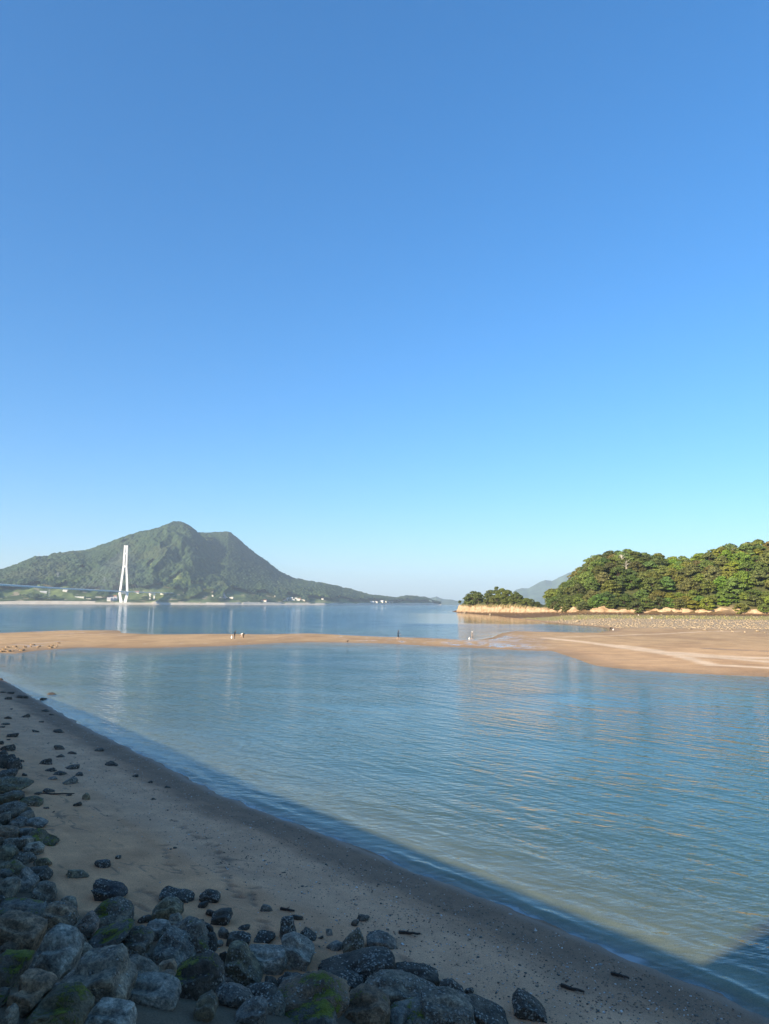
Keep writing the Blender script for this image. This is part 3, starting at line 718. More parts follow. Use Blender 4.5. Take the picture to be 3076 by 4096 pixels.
HS = [(852, 2386, 9, 8, 5, PALE_R, 'pale house left of the slanted solar array'), (925, 2393, 16, 8, 4, PALE_R, 'low white house right of the solar array'), (905, 2390, 9, 7, 4, RED_R, 'small house touching the solar array'),
      (1057, 2406, 20, 10, 5, RED_R, 'reddish-roofed house at the waterline below the village'), (1090, 2369, 34, 10, 5, PALE_R, 'long pale building above the far village'), (1163, 2369, 26, 10, 6, PALE_R, 'white building highest above the far village'),
      (1104, 2387, 12, 9, 5, GREY_R, 'white house alone at the left of the far village'), (1127, 2393, 13, 9, 5, RED_R, None), (1145, 2400, 14, 10, 6, PALE_R, None), (1152, 2394, 12, 8, 5, GREY_R, None), (1166, 2396, 13, 9, 6, PALE_R, None), (1173, 2402, 15, 10, 6, GREY_R, None),
      (1193, 2402, 15, 10, 6, PALE_R, None), (1200, 2398, 12, 9, 5, RED_R, None), (1209, 2390, 14, 9, 5, PALE_R, None), (1214, 2403, 14, 9, 6, GREY_R, None), (1184, 2395, 11, 8, 5, GREY_R, None), (1136, 2403, 11, 8, 4, RED_R, None),
      (1244, 2374, 24, 9, 5, PALE_R, 'left of two white buildings on the slope above the village'), (1273, 2375, 28, 9, 6, PALE_R, 'right of two white buildings on the slope above the village'), (1352, 2385, 14, 10, 5, RED_R, 'lone red-roofed house on the low wooded slope'),
      (1290, 2398, 10, 8, 5, GREY_R, None), (1488, 2411, 20, 12, 6, PALE_R, None), (1504, 2410, 18, 12, 6, GREY_R, None), (1527, 2409, 18, 12, 8, PALE_R, None), (1540, 2408, 20, 12, 8, RED_R, None), (1554, 2409, 20, 12, 7, PALE_R, None), (1567, 2409, 14, 12, 6, GREY_R, None), (1592, 2402, 40, 14, 8, PALE_R, 'white building standing on the headland knoll'),
      (354, 2396, 16, 9, 5, PALE_R, 'white house on the shore left of the bridge tower'), (419, 2346, 9, 8, 6, PALE_R, 'white hut at the foot of the pylon'), (260, 2366, 15, 9, 5, PALE_R, 'pale house under the bridge deck left of the tower'), (173, 2371, 22, 8, 4, PALE_R, 'long low shed under the bridge deck at far left'),
      (448, 2389, 34, 12, 4, RED_R, 'long pinkish-roofed shed behind the grey sheds'), (549, 2371, 14, 9, 5, RED_R, 'reddish house just right of the tower under the deck'), (318, 2391, 30, 6, 3, PALE_R, 'long white shed on the far shore at left'), (395, 2391, 24, 6, 3, PALE_R, 'white shed between the shore house and the grey sheds')]
for (x, y, w_, d_, h_, rc, lab) in HS:
    vil = lab is None
    house(x, y, w_, d_, h_, rc, lab or ('small pale house in the waterside village on the far shore' if x < 1400 else 'small pale house at the headland waterside'), 'houses of the waterside village' if (vil and x < 1400) else 'houses at the headland' if vil else 'buildings scattered on the far shore')
for i, (x, y) in enumerate([(436, 2403), (448, 2402), (460, 2400)]):
    house(x, y, 13, 26, 5, (.42, .41, .40), ['leftmost', 'middle', 'rightmost'][i] + ' of three grey sheds beside the tower base', 'grey sheds beside the tower')
X, Y, z, r = on_mountain(884, 2392)
sa = empty('solar_array', (X, Y, z - .5), -math.atan2(X, Y)); tag(sa, 'pale slanted solar array on the far hillside right of the bridge', 'solar array')
for i in range(5):
    bars('panel', [((-22, i * 13.0, 2 + i * 4.0), (20 - i * 2.0, i * 13.0, 2 + i * 4.0), (11.5, .3), (11.5, .3))], M['panel'], sa)
    o = sa.children[-1]
bars('support', [((-18, i * 13.0, -4 + i * 3.0), (-18, i * 13.0, 2 + i * 4.0), .4, .4) for i in range(5)] + [((8, i * 13.0, -4 + i * 3.0), (8, i * 13.0, 2 + i * 4.0), .4, .4) for i in range(5)], M['pylon'], sa)

# ------------------------------------------------------------------ cliffs at the foot of the wooded hill and the point
def build_cliff():
    P = np.array(CLIFF[:16], float); seg = np.hypot(*np.diff(P, axis=0).T); cum = np.concatenate([[0], np.cumsum(seg)])
    n = int(cum[-1] / .75); u = np.linspace(0, cum[-1], n)
    X = np.interp(u, cum, P[:, 0]); Y = np.interp(u, cum, P[:, 1])
    tx = np.gradient(X, u); ty = np.gradient(Y, u); l = np.hypot(tx, ty); nx, ny = ty / l, -tx / l           # outward (towards the eye)
    nx, ny = -nx, -ny
    s = np.sign(nx * (-X) + ny * (-Y)); nx, ny = nx * s, ny * s
    rows = 9; f = np.linspace(-.15, 1, rows)[:, None]
    top = 4.9 + 1.6 * fbm(u * .05, u * 0, 6, 3) + 2.6 * np.clip(fbm(u * .13, u * 0, 16, 3), -.35, 1)
    bx_, by_ = X + nx * 1.5, Y + ny * 1.5
    zb, _, _ = far_z(bx_, by_)
    Zc = zb + f * (top - zb)
    jut = 1.6 * (1 - f) + .9 * fbm(u * .35 + f * 0, Zc * .5, 26, 4) + .5 * np.abs(fbm(u * .9, Zc * 1.1, 36, 3)) - .2
    Xc = X + nx * jut; Yc = Y + ny * jut
    cap = np.stack([X - nx * 3.5, Y - ny * 3.5, top - .6], -1)
    V = np.concatenate([np.stack([Xc, Yc, Zc], -1).reshape(-1, 3), cap])
    Fc = grid_faces(rows + 1, n)
    hgt = np.concatenate([(Zc - zb).reshape(-1), np.full(n, 4)]); uu = np.concatenate([np.broadcast_to(u, Zc.shape).reshape(-1), u]); zz = V[:, 2]
    c = lerp(np.broadcast_to(np.array((.38, .275, .175)), (len(V), 3)), np.array((.25, .17, .10)), sstep(-.05, .3, fbm(uu * .25, zz * .6, 46, 4)))
    c = lerp(c, np.array((.44, .35, .24)), sstep(.1, .3, fbm(uu * .5, zz * .7, 56, 3)) * .7)
    c = lerp(c, np.array((.10, .062, .035)), sstep(.9, .35, hgt + .5 * fbm(uu * .4, zz * 0, 66, 3)))
    c = lerp(c, np.array((.16, .15, .06)), sstep(.12, .3, fbm(uu * .13, zz * .3, 76, 3)) * sstep(1.5, 2.5, hgt) * .7)
    o = mesh_obj('cliff', V, Fc, M['cliff'], None, False); cattr(o.data, 'Col', c)
    tag(o, 'low pale eroded cliff under the wooded hill and the point', kind='structure')
build_cliff()

# ------------------------------------------------------------------ stones
def ico(sub):
    bm = bmesh.new(); bmesh.ops.create_icosphere(bm, subdivisions=sub, radius=1.0)
    v = np.array([q.co[:] for q in bm.verts]); f = np.array([[q.index for q in p.verts] for p in bm.faces]); bm.free(); return v, f
ICO = {k: ico(k) for k in (1, 2, 3, 4, 5)}
def rock_verts(sub, rng, dims, rough=.06, blocky=.78):
    v, f = ICO[sub]
    n = rng.normal(size=(13, 3)); n[2:8, 2] *= .3; n[0] = (rng.normal() * .15, rng.normal() * .15, 1); n[1] = (rng.normal() * .12, rng.normal() * .12, -1)
    n /= np.linalg.norm(n, axis=1)[:, None]
    off = rng.uniform(.55, .82, 13) * blocky / .78; off[0] = rng.uniform(.42, .58); off[1] = .55
    dt = v @ n.T
    rr = np.where(dt > .05, off / np.maximum(dt, .05), 9)
    r = -np.log(np.sum(np.exp(-60 * np.minimum(rr, 3)), 1) + math.exp(-60 * 1.0)) / 60
    if sub >= 3:                                                  # broken corners: small extra fracture planes just under the skin
        n2 = rng.normal(size=(9, 3)); n2 /= np.linalg.norm(n2, axis=1)[:, None]; d2 = (v * r[:, None]) @ n2.T
        lim = d2.max(0) * rng.uniform(.72, .92, 9); dv = v @ n2.T
        r = np.minimum(r, np.where(dv > .25, lim / np.maximum(dv, .25), 9).min(1))
    o = rng.uniform(0, 90, 3)
    q = v * 1.7 + o
    r = r + rough * fbm(q[:, 0], q[:, 1], q[:, 2], 4) * 1.6
    if sub >= 4:
        q = v * 5 + o; r = r - rough * .8 * np.abs(fbm(q[:, 0], q[:, 1], q[:, 2], 4, .6))
        q = v * 3 + o; st = fbm(q[:, 0] * .6, q[:, 1] * .6, q[:, 2] * 3, 3); r = r + rough * .7 * np.round(st * 5) / 5
    p = v * r[:, None]
    sx_, sy_, tp = rng.uniform(-.35, .35), rng.uniform(-.3, .3), rng.uniform(.0, .35)
    p[:, :2] *= (1 - tp * p[:, 2:3]); p[:, 0] += sx_ * p[:, 2]; p[:, 1] += sy_ * p[:, 2]
    lo, hi = p.min(0), p.max(0)
    p = (p - (lo + hi) / 2) / (hi - lo) * np.array(dims)
    return p, f
BLUE, GREY, BROWN, DARK, OLIV, PALE, PINK, TAN = (.205, .178, .138), (.225, .180, .122), (.250, .160, .090), (.085, .068, .047), (.185, .148, .083), (.31, .270, .205), (.245, .172, .122), (.30, .205, .115)
srng = np.random.default_rng(5)
def stone(x, y, wpx, hpx, colr, barn, moss, label, group=None, tilt=None, yaw=None, sub=None, sink=.30, grow=1.22, water=False):
    X, Y, Z = hit(x, y)
    m = mpp(X, Y, Z); wd = wpx * m * grow; ha = hpx * m * grow
    dep = math.atan2(H - Z, math.hypot(X, Y)); sd, cd = math.sin(dep), math.cos(dep)
    dp = min(wd * .9, ha * 1.25 / max(sd, .25)) * .85
    if wpx < 60 and math.hypot(X, Y) > 25: dp = wd * .8
    ht = max((ha - dp * sd) / cd, .38 * min(wd, dp)) / (1 - sink * .6)
    X, Y, Z = hit(x, y, ht * (.5 - sink))
    sub = sub or (4 if wpx > 75 else 3 if wpx > 25 else 2)
    p, f = rock_verts(sub, srng, (wd, dp, ht), .085)
    o = mesh_obj('rock', p, f, M['stone'])
    yw = srng.uniform(-.35, .35) if yaw is None else yaw
    tl = (srng.uniform(-.28, .28), srng.uniform(-.28, .28)) if tilt is None else tilt
    o.rotation_euler = (tl[0], tl[1], yw - math.atan2(X, Y) * .6)
    o.location = (X, Y, Z + ht * (.5 - sink))
    kb = srng.uniform(.8, 1.2); o.color = (*[c * kb for c in colr], moss); o.pass_index = int(round(barn * 10))
    tag(o, label, 'rock', group); return o
SLOPE, TOE, SHORE = 'stones of the sea wall slope', 'barnacled rocks at the foot of the stone slope', 'small dark rocks scattered over the beach'
ST = [ # x, y, w, h, colour, barnacles, moss, label
 (23, 3499, 60, 45, BLUE, 0, .5, 'blue-grey rounded stone with moss at the left edge'), (28, 3570, 85, 95, GREY, .2, .5, 'grey stone streaked with moss under the blue-grey one, left edge'), (97, 3553, 90, 95, BLUE, .3, .2, 'smooth blue-grey stone wedged behind the barnacled one at left'),
 (172, 3588, 100, 100, GREY, .8, .3, 'barnacle-speckled grey rock at the sand edge below the dark ledge'), (156, 3508, 115, 62, DARK, .5, .1, 'dark overhanging ledge rock pointing onto the sand at left'), (81, 3660, 180, 85, BLUE, .1, .65, 'long blue-grey slab with bright green moss at its lower edge'),
 (72, 3755, 200, 165, BROWN, 0, .05, 'large flat brown slab at the left edge, fitted against a grey one'), (50, 3885, 145, 150, GREY, 0, .72, 'grey slab with a round patch of green moss, left edge'), (19, 3985, 95, 115, GREY, 0, .6, 'pale mossy slab in the lower left corner'),
 (213, 3840, 195, 190, PALE, 0, .1, 'large smooth pale grey block beside the black gap'), (232, 3693, 130, 120, BROWN, .35, .1, 'dark brown-grey rock between slab and sand'), (341, 3732, 100, 125, PINK, .5, .2, 'pointed pinkish rock with a barnacled ridge'),
 (432, 3682, 160, 105, GREY, .6, .6, 'barnacled rock carpeted with green moss near the sand'), (416, 3782, 155, 110, BLUE, .2, .62, 'blue-grey wedge with moss hanging along its right side'), (125, 3980, 145, 180, BROWN, 0, .0, 'smooth brown stone below the pale grey block'),
 (213, 4050, 245, 155, OLIV, 0, .66, 'broad olive-grey slab with bright moss at the bottom edge'), (31, 4065, 70, 80, GREY, 0, .0, 'upright grey stone in the bottom left corner'), (400, 3936, 265, 175, GREY, .15, .15, 'broad weathered grey slab with rough lines'), (438, 4059, 190, 105, PALE, 0, .2, 'pale blue-grey stone at the bottom edge beside the sand hollow'),
 (232, 3945, 60, 40, BLUE, 0, 0, 'small blue stone squeezed between brown and weathered slabs'), (516, 3811, 150, 130, GREY, .6, .55, 'angular rock with a moss stripe down its middle'), (539, 3900, 155, 95, GREY, .1, .25, 'grey wedge-shaped stone above the pale-topped one'),
 (599, 3986, 220, 115, PALE, .1, .35, 'stone with pale blue top and dark mossy flank'), (682, 3830, 175, 135, PALE, .7, .15, 'pale blue rock dotted with white barnacles'), (662, 3896, 85, 110, BROWN, .1, 0, 'upright brown slab leaning on the pale blue rock'),
 (791, 3937, 195, 180, DARK, .6, .55, 'large dark boulder with a bright moss band'), (824, 4043, 110, 115, OLIV, .2, .1, 'greenish angular stone at the bottom beside the sand hollow'), (625, 3725, 100, 78, BLUE, .3, .1, 'blue stone in the hollow behind the mossy rocks'),
 (579, 3679, 52, 38, DARK, .3, 0, 'small dark stone beside the rounded green rock'), (659, 3649, 112, 98, OLIV, .1, .2, 'smooth rounded dark green rock on the sand edge'), (698, 3692, 62, 68, GREY, .4, .15, 'small grey-green stone in front of the rounded rock'),
 (748, 3712, 130, 65, GREY, .7, .1, 'flat barnacled grey stone right of the small grey-green one'), (781, 3778, 105, 135, GREY, .8, .45, 'tall barnacled rock with moss above the large dark boulder'), (844, 3778, 58, 112, DARK, .8, 0, 'narrow dark barnacled rock beside the sandy gap'),
 (831, 3718, 52, 52, DARK, .7, 0, 'dark barnacled knob on the sand above the narrow rock'), (708, 3593, 132, 60, DARK, .9, 0, 'long barnacled rock lying behind the rounded green one'), (837, 3593, 88, 50, DARK, .9, 0, 'dark arched barnacled rock alone on the sand'), (811, 3621, 46, 30, DARK, .8, 0, 'small barnacled lump just below the arched rock'),
 (889, 3662, 80, 46, DARK, .95, 0, 'right half of the hook-shaped barnacled rocks on the sand'), (845, 3655, 45, 34, DARK, .9, 0, 'left tip of the hook-shaped barnacled rocks'), (976, 3712, 46, 25, DARK, .8, 0, 'small flat pointed barnacled rock alone on the sand'),
 (897, 3738, 42, 52, BLUE, .6, 0, 'left of the paired barnacled rocks by the sandy gap'), (953, 3765, 98, 66, DARK, .9, 0, 'blocky dark barnacled rock by the sandy gap'), (877, 3778, 32, 36, BLUE, .2, 0, 'small smooth blue stone by the sandy gap'), (435, 3577, 132, 78, (.075, .06, .05), .6, 0, 'large brown-black block alone on the sand at left'),
 (947, 3887, 165, 180, OLIV, .6, .35, 'large greenish boulder with a dark barnacled left side'), (890, 3844, 36, 56, DARK, .3, 0, 'thin dark stone against the greenish boulder'), (1099, 3850, 105, 98, PALE, .8, .05, 'pale barnacle-crusted rock right of the greenish boulder'), (1192, 3831, 135, 148, PALE, .65, .05, 'tall pale-topped rock with a dark overhanging side'),
 (1145, 3713, 58, 85, DARK, 1.0, 0, 'upright barnacle-crusted pillar rock behind the pale-topped one'), (1188, 3670, 44, 26, DARK, .6, 0, 'small dark rock at the tip of the pillar rock'), (1228, 3749, 78, 50, DARK, .8, 0, 'low barnacled rock right of the pillar rock'), (1282, 3752, 24, 11, DARK, .4, 0, 'tiny stone right of the low barnacled rock'),
 (1317, 3733, 25, 28, BLUE, .1, 0, 'small bluish arrow-shaped stone on open sand'), (1337, 3788, 62, 42, BLUE, .1, 0, 'smooth blue-grey stone left of the angular barnacled one'), (1411, 3788, 88, 100, OLIV, .7, .1, 'angular barnacled rock with a pale flat base on open sand'), (1525, 3772, 122, 56, BLUE, .9, 0, 'flat blue-grey barnacled rock right of the angular one'),
 (1067, 3635, 46, 36, BLUE, .3, 0, 'small domed blue stone near the footprints'), (1420, 3694, 28, 30, DARK, .6, 0, 'small square rock beside the dark log-like one'), (1455, 3674, 52, 20, DARK, .3, 0, 'dark log-like rock on open sand'), (1060, 3756, 82, 36, DARK, .9, 0, 'barnacled wedge pointing right, above the pale crusted rock'),
 (1440, 3880, 300, 80, DARK, .9, .05, 'long dark barnacled ridge rock at the edge of the sand'), (1341, 3935, 205, 58, DARK, .9, .1, 'low barnacled rock in front of the long ridge'), (1181, 3935, 135, 58, DARK, .4, 0, 'flat dark stone below the tall pale-topped rock'), (1083, 3940, 64, 62, DARK, .6, .1, 'small dark stone left of the flat dark one'),
 (1232, 4005, 255, 130, BROWN, .4, .58, 'big mound-shaped stone with yellow-green moss on its left'), (985, 4055, 135, 120, BLUE, .3, .1, 'blue-grey block at the bottom edge left of the mossy mound'), (1009, 3993, 175, 62, DARK, .7, .25, 'barnacled sloping stone above the blue-grey block'), (1235, 4080, 205, 80, BLUE, 0, .7, 'blue-grey stone with a mossy crest at the bottom edge'),
 (1466, 4042, 195, 140, BROWN, .05, .45, 'smooth brown boulder with a moss patch at the bottom'), (1537, 3955, 195, 100, GREY, .85, .35, 'barnacled hump above the smooth brown boulder'), (1683, 3912, 145, 82, DARK, .5, .05, 'dark square-ended rock at the right end of the ridge'), (1813, 3979, 108, 76, DARK, .9, 0, 'dark barnacled rock right of the square-ended one'),
 (1876, 3966, 36, 30, DARK, .8, 0, 'tiny barnacled stone at the sand edge of the slope'), (1620, 3992, 235, 110, GREY, .8, .1, 'broad barnacled grey rock below the square-ended one'), (1789, 4050, 205, 110, GREY, .85, .05, 'barnacled grey rock near the bottom right of the slope'), (1943, 4060, 185, 80, DARK, .85, 0, 'last dark barnacled rock at the right end of the slope'),
 (2121, 4037, 125, 85, DARK, .9, 0, 'tilted barnacled rock alone on the sand at the bottom'), (1645, 4070, 175, 80, PALE, .3, .6, 'pale mossy stone at the bottom edge below the barnacled rocks'), (310, 3497, 76, 42, OLIV, .5, .4, 'flat greenish rock half buried in the sand at left'), (410, 3458, 62, 38, DARK, .8, 0, 'dark barnacled rock above the flat greenish one'), (473, 3430, 23, 18, DARK, .3, 0, 'small dark stone above the dark barnacled rock'),
 (51, 3149, 135, 58, OLIV, .2, .35, 'flat green-grey slab at the left edge, farthest along the slope'), (30, 3200, 95, 42, OLIV, .2, .3, 'low slab under the farthest green-grey one'), (126, 3212, 84, 40, OLIV, .3, .5, 'rounded mossy rock at the sand edge, upper left'), (45, 3242, 110, 58, GREY, .6, .2, 'speckled grey rock below the rounded mossy one'),
 (99, 3250, 58, 36, OLIV, .2, .5, 'small mossy rock touching the speckled grey one'), (10, 3284, 60, 60, GREY, .3, .4, 'grey rock cut by the left edge under the speckled one'), (69, 3297, 80, 52, BLUE, .7, .1, 'blue speckled rock beside the pointed dark blue one'), (141, 3296, 90, 42, BLUE, .3, .2, 'pointed dark blue rock jutting onto the sand'),
 (33, 3338, 85, 58, BROWN, .4, .2, 'rusty brown rock at the left edge'), (102, 3332, 64, 40, BLUE, 0, .0, 'smooth dark blue stone above the yellow-green wedge'), (150, 3364, 112, 46, OLIV, .2, .65, 'yellow-green mossy wedge pointing onto the sand'), (60, 3380, 120, 62, GREY, .6, .3, 'barnacled rock left of the yellow-green wedge'),
 (135, 3406, 86, 62, GREY, .7, .1, 'grey barnacled rock below the yellow-green wedge'), (18, 3418, 80, 62, OLIV, .2, .3, 'olive rock cut by the left edge in mid slope'), (90, 3436, 90, 52, GREY, .6, .2, 'grey rock between the olive rock and the mossy spur'), (172, 3452, 64, 42, OLIV, .3, .6, 'short mossy spur on the sand above the dark ledge'), (45, 3472, 95, 60, OLIV, .2, .5, 'dark mossy hollow rock above the blue-grey stone'),
 (277, 3127, 62, 32, GREY, .9, 0, 'barnacled pale-tipped rock lowest of the upper-left cluster'), (208, 3114, 38, 15, BLUE, .1, 0, 'smooth blue stone in the upper-left cluster'), (343, 3191, 30, 28, OLIV, 0, 0, 'flat greenish stone on open sand'), (309, 3219, 33, 18, DARK, .3, 0, 'black stone with a white spot on open sand'), (196, 3164, 44, 20, DARK, .5, 0, 'small triangular dark rock on smooth sand'),
 (209, 2781, 36, 15, DARK, .3, 0, 'dark rock standing out in the water off the beach'), (175, 2797, 26, 11, DARK, .3, 0, 'dark rock right at the waterline'), (445, 3058, 46, 17, DARK, .4, 0, 'lone dark rock near the wet band of the beach')]
R1 = (0, 3480, .3131); R2 = (450, 3480, .3311); R3 = (950, 3600, .3913); R4 = (1500, 3700, .4816); R5 = (0, 2980, .3010)
OUT = {  # outlines of the larger stones as they lie, keyed by the stone's middle
 (81, 3660): (R1, [(-20,450),(300,470),(480,510),(540,560),(520,680),(440,720),(280,650),(130,640),(-20,630)]),
 (72, 3755): (R1, [(-40,640),(120,650),(300,700),(500,790),(490,900),(430,1060),(370,1150),(-40,1130)]),
 (50, 3885): (R1, [(-40,1130),(360,1150),(330,1260),(280,1370),(190,1500),(80,1560),(-40,1600)]),
 (19, 3985): (R1, [(-40,1560),(100,1550),(60,1650),(90,1670),(0,1830),(-40,1830)]),
 (213, 3840): (R1, [(600,830),(860,900),(980,1060),(960,1140),(890,1380),(790,1420),(520,1450),(440,1440),(350,1370),(380,1200),(480,1010),(540,900)]),
 (232, 3693): (R1, [(540,520),(640,490),(760,490),(900,570),(955,700),(880,780),(820,850),(600,790),(530,700)]),
 (341, 3732): (R1, [(1120,590),(1220,720),(1200,840),(1120,880),(1060,1000),(1010,930),(930,850),(960,750),(1060,620)]),
 (432, 3682): (R1, [(1150,590),(1260,490),(1450,440),(1600,520),(1660,600),(1640,760),(1400,800),(1230,830),(1200,700)]),
 (416, 3782): (R1, [(1170,880),(1400,800),(1600,740),(1680,760),(1560,880),(1460,1060),(1400,1120),(1200,1130),(1060,1100),(1100,980)]),
 (125, 3980): (R1, [(230,1400),(440,1440),(560,1460),(650,1530),(560,1630),(440,1700),(330,1830),(250,1960),(190,1960),(160,1780),(220,1560)]),
 (213, 4050): (R1, [(660,1630),(900,1640),(1000,1720),(1110,1840),(1060,1960),(900,2100),(250,2100),(330,1900),(500,1730)]),
 (400, 3936): (R1, [(960,1240),(1300,1190),(1420,1160),(1500,1240),(1540,1420),(1650,1500),(1600,1700),(1400,1760),(1150,1800),(1050,1680),(700,1620),(680,1550),(830,1480),(900,1380)]),
 (438, 4059): (R1, [(1220,1770),(1400,1790),(1640,1830),(1700,1960),(1660,2100),(1100,2100),(1110,1900)]),
 (172, 3588): (R1, [(540,200),(640,230),(680,330),(660,450),(600,490),(500,500),(420,450),(400,330),(440,220)]),
 (156, 3508): (R1, [(340,20),(560,0),(640,90),(620,140),(480,180),(420,120),(300,60)]),
 (97, 3553): (R1, [(200,130),(270,0),(340,100),(440,180),(400,320),(280,350),(230,400),(190,280)]),
 (28, 3570): (R1, [(-30,200),(0,160),(150,140),(210,180),(200,300),(150,390),(80,440),(-30,430)]),
 (31, 4065): (R1, [(40,1830),(130,1760),(180,1830),(190,1980),(180,2100),(20,2100)]),
 (435, 3577): (R1, [(1170,200),(1220,185),(1420,230),(1520,250),(1600,330),(1500,390),(1430,425),(1200,370)]),
 (516, 3811): (R2, [(130,800),(300,780),(440,840),(460,880),(420,1010),(330,1080),(250,1150),(60,1150),(-20,1130),(20,980),(80,900)]),
 (539, 3900): (R2, [(70,1200),(260,1130),(420,1210),(530,1290),(480,1380),(240,1380),(150,1410),(70,1300)]),
 (599, 3986): (R2, [(180,1420),(300,1370),(600,1400),(760,1460),(800,1560),(720,1650),(450,1690),(250,1690),(140,1620),(150,1500)]),
 (682, 3830): (R2, [(560,880),(640,780),(840,880),(960,1010),(990,1120),(920,1180),(800,1220),(560,1180),(520,1150),(510,950)]),
 (662, 3896): (R2, [(540,1180),(700,1130),(750,1230),(740,1390),(650,1430),(560,1390),(520,1250)]),
 (791, 3937): (R2, [(770,1250),(960,1170),(1100,1120),(1230,1180),(1300,1320),(1320,1480),(1240,1570),(1050,1640),(850,1640),(790,1500),(750,1350)]),
 (824, 4043): (R2, [(1000,1640),(1150,1550),(1220,1590),(1250,1730),(1100,1830),(1020,1900),(940,1900),(980,1750)]),
 (625, 3725): (R2, [(400,690),(480,650),(640,670),(680,740),(560,840),(480,860),(430,780)]),
 (659, 3649): (R2, [(480,500),(600,400),(740,400),(830,480),(830,560),(700,570),(640,650),(530,640),(470,580)]),
 (698, 3692): (R2, [(680,580),(780,560),(830,620),(830,680),(740,750),(690,740),(660,660)]),
 (781, 3778): (R2, [(850,720),(1050,680),(1090,800),(1190,980),(1190,1080),(1050,1090),(940,1000),(880,920),(900,820)]),
 (748, 3712): (R2, [(640,780),(720,740),(880,640),(1000,660),(1060,720),(1000,770),(850,850),(700,870)]),
 (844, 3778): (R2, [(1110,800),(1220,800),(1250,900),(1260,1010),(1210,1060),(1180,960),(1120,880)]),
 (708, 3593): (R2, [(590,260),(640,250),(720,300),(880,300),(970,340),(960,390),(870,420),(760,420),(590,370)]),
 (837, 3593): (R2, [(1040,330),(1130,270),(1260,300),(1300,350),(1200,400),(1120,410),(1090,360)]),
 (889, 3662): (R2, [(1200,560),(1290,520),(1420,510),(1435,580),(1400,620),(1250,660),(1160,690),(1200,620)]),
 (953, 3765): (R2, [(1400,800),(1560,790),(1660,840),(1650,900),(1530,960),(1400,950),(1380,880)]),
 (947, 3887): (R2, [(1390,980),(1550,980),(1620,1100),(1680,1180),(1800,1350),(1700,1480),(1560,1510),(1400,1450),(1340,1350),(1350,1150)]),
 (1099, 3850): (R3, [(80,540),(300,550),(470,550),(500,640),(450,740),(260,780),(240,660),(90,640)]),
 (1192, 3831): (R3, [(440,440),(560,400),(700,480),(780,540),(760,620),(700,740),(560,750),(500,680),(480,560)]),
 (1145, 3713): (R3, [(440,220),(560,210),(570,300),(600,400),(540,420),(440,470),(430,380)]),
 (1228, 3749): (R3, [(640,360),(690,310),(750,350),(810,400),(730,430),(640,420)]),
 (1411, 3788): (R3, [(1240,335),(1290,440),(1240,540),(1240,600),(1080,570),(1070,480),(1150,400)]),
 (1525, 3772): (R3, [(1320,390),(1450,365),(1540,390),(1640,470),(1540,500),(1420,505),(1330,440)]),
 (1440, 3880): (R3, [(790,770),(1000,710),(1260,640),(1450,610),(1580,620),(1610,680),(1590,740),(1400,800),(1200,820),(900,850)]),
 (1341, 3935): (R3, [(700,870),(900,810),(1160,800),(1290,860),(1200,920),(900,930)]),
 (1232, 4005): (R3, [(400,1010),(560,960),(860,880),(960,930),(1150,1020),(1080,1120),(1000,1190),(880,1130),(600,1180),(460,1230),(330,1270),(350,1120)]),
 (1466, 4042): (R3, [(1140,1060),(1270,980),(1430,1010),(1550,1100),(1560,1230),(1540,1320),(1080,1320),(1090,1180)]),
 (1537, 3955): (R3, [(1340,880),(1480,840),(1660,870),(1800,1000),(1700,1080),(1560,1080),(1450,1000),(1280,960)]),
 (1235, 4080): (R3, [(460,1240),(700,1170),(880,1120),(980,1180),(1010,1320),(440,1320)]),
 (985, 4055): (R3, [(60,1120),(180,1070),(290,1110),(280,1320),(-60,1320),(-20,1200)]),
 (1009, 3993): (R3, [(-100,1060),(100,960),(280,930),(400,960),(340,1030),(150,1080),(0,1120)]),
 (1683, 3912): (R4, [(160,380),(240,375),(420,390),(530,430),(520,500),(400,510),(260,470),(170,440)]),
 (1813, 3979): (R4, [(540,520),(640,500),(740,570),(760,640),(700,680),(600,630),(550,580)]),
 (1620, 3992): (R4, [(-20,480),(150,480),(300,510),(520,600),(560,680),(300,680),(0,640)]),
 (1789, 4050): (R4, [(380,620),(600,620),(800,690),(870,780),(850,830),(500,860),(420,740)]),
 (1943, 4060): (R4, [(770,640),(880,690),(1000,740),(1100,790),(1110,860),(870,860),(800,740)]),
 (2121, 4037): (R4, [(1150,660),(1200,600),(1300,650),(1380,700),(1460,810),(1340,810),(1250,730),(1160,720)]),
 (51, 3149): (R5, [(-30,470),(130,470),(300,490),(410,530),(340,570),(220,620),(0,670),(-30,660)]),
 (126, 3212): (R5, [(270,730),(420,700),(540,740),(550,800),(420,830),(300,800)]),
 (45, 3242): (R5, [(-30,830),(150,790),(320,850),(280,920),(150,980),(50,1010),(-30,960)]),
 (141, 3296): (R5, [(340,1010),(480,990),(620,1050),(540,1120),(400,1110)]),
 (150, 3364): (R5, [(330,1240),(420,1160),(500,1180),(560,1260),(770,1325),(560,1350),(400,1330)]),
 (135, 3406): (R5, [(330,1340),(480,1320),(560,1380),(540,1490),(430,1500),(350,1420)]),
 (33, 3338): (R5, [(-30,1110),(100,1110),(240,1160),(230,1260),(100,1270),(-30,1230)]),
 (69, 3297): (R5, [(100,1060),(200,985),(330,1000),(340,1070),(250,1130),(130,1120)])}
AX_R = Vector((CR, SR * SP, -SR * CP)); AX_U = Vector((SR, -CR * SP, CR * CP)); AX_F = Vector((0, CP, SP))
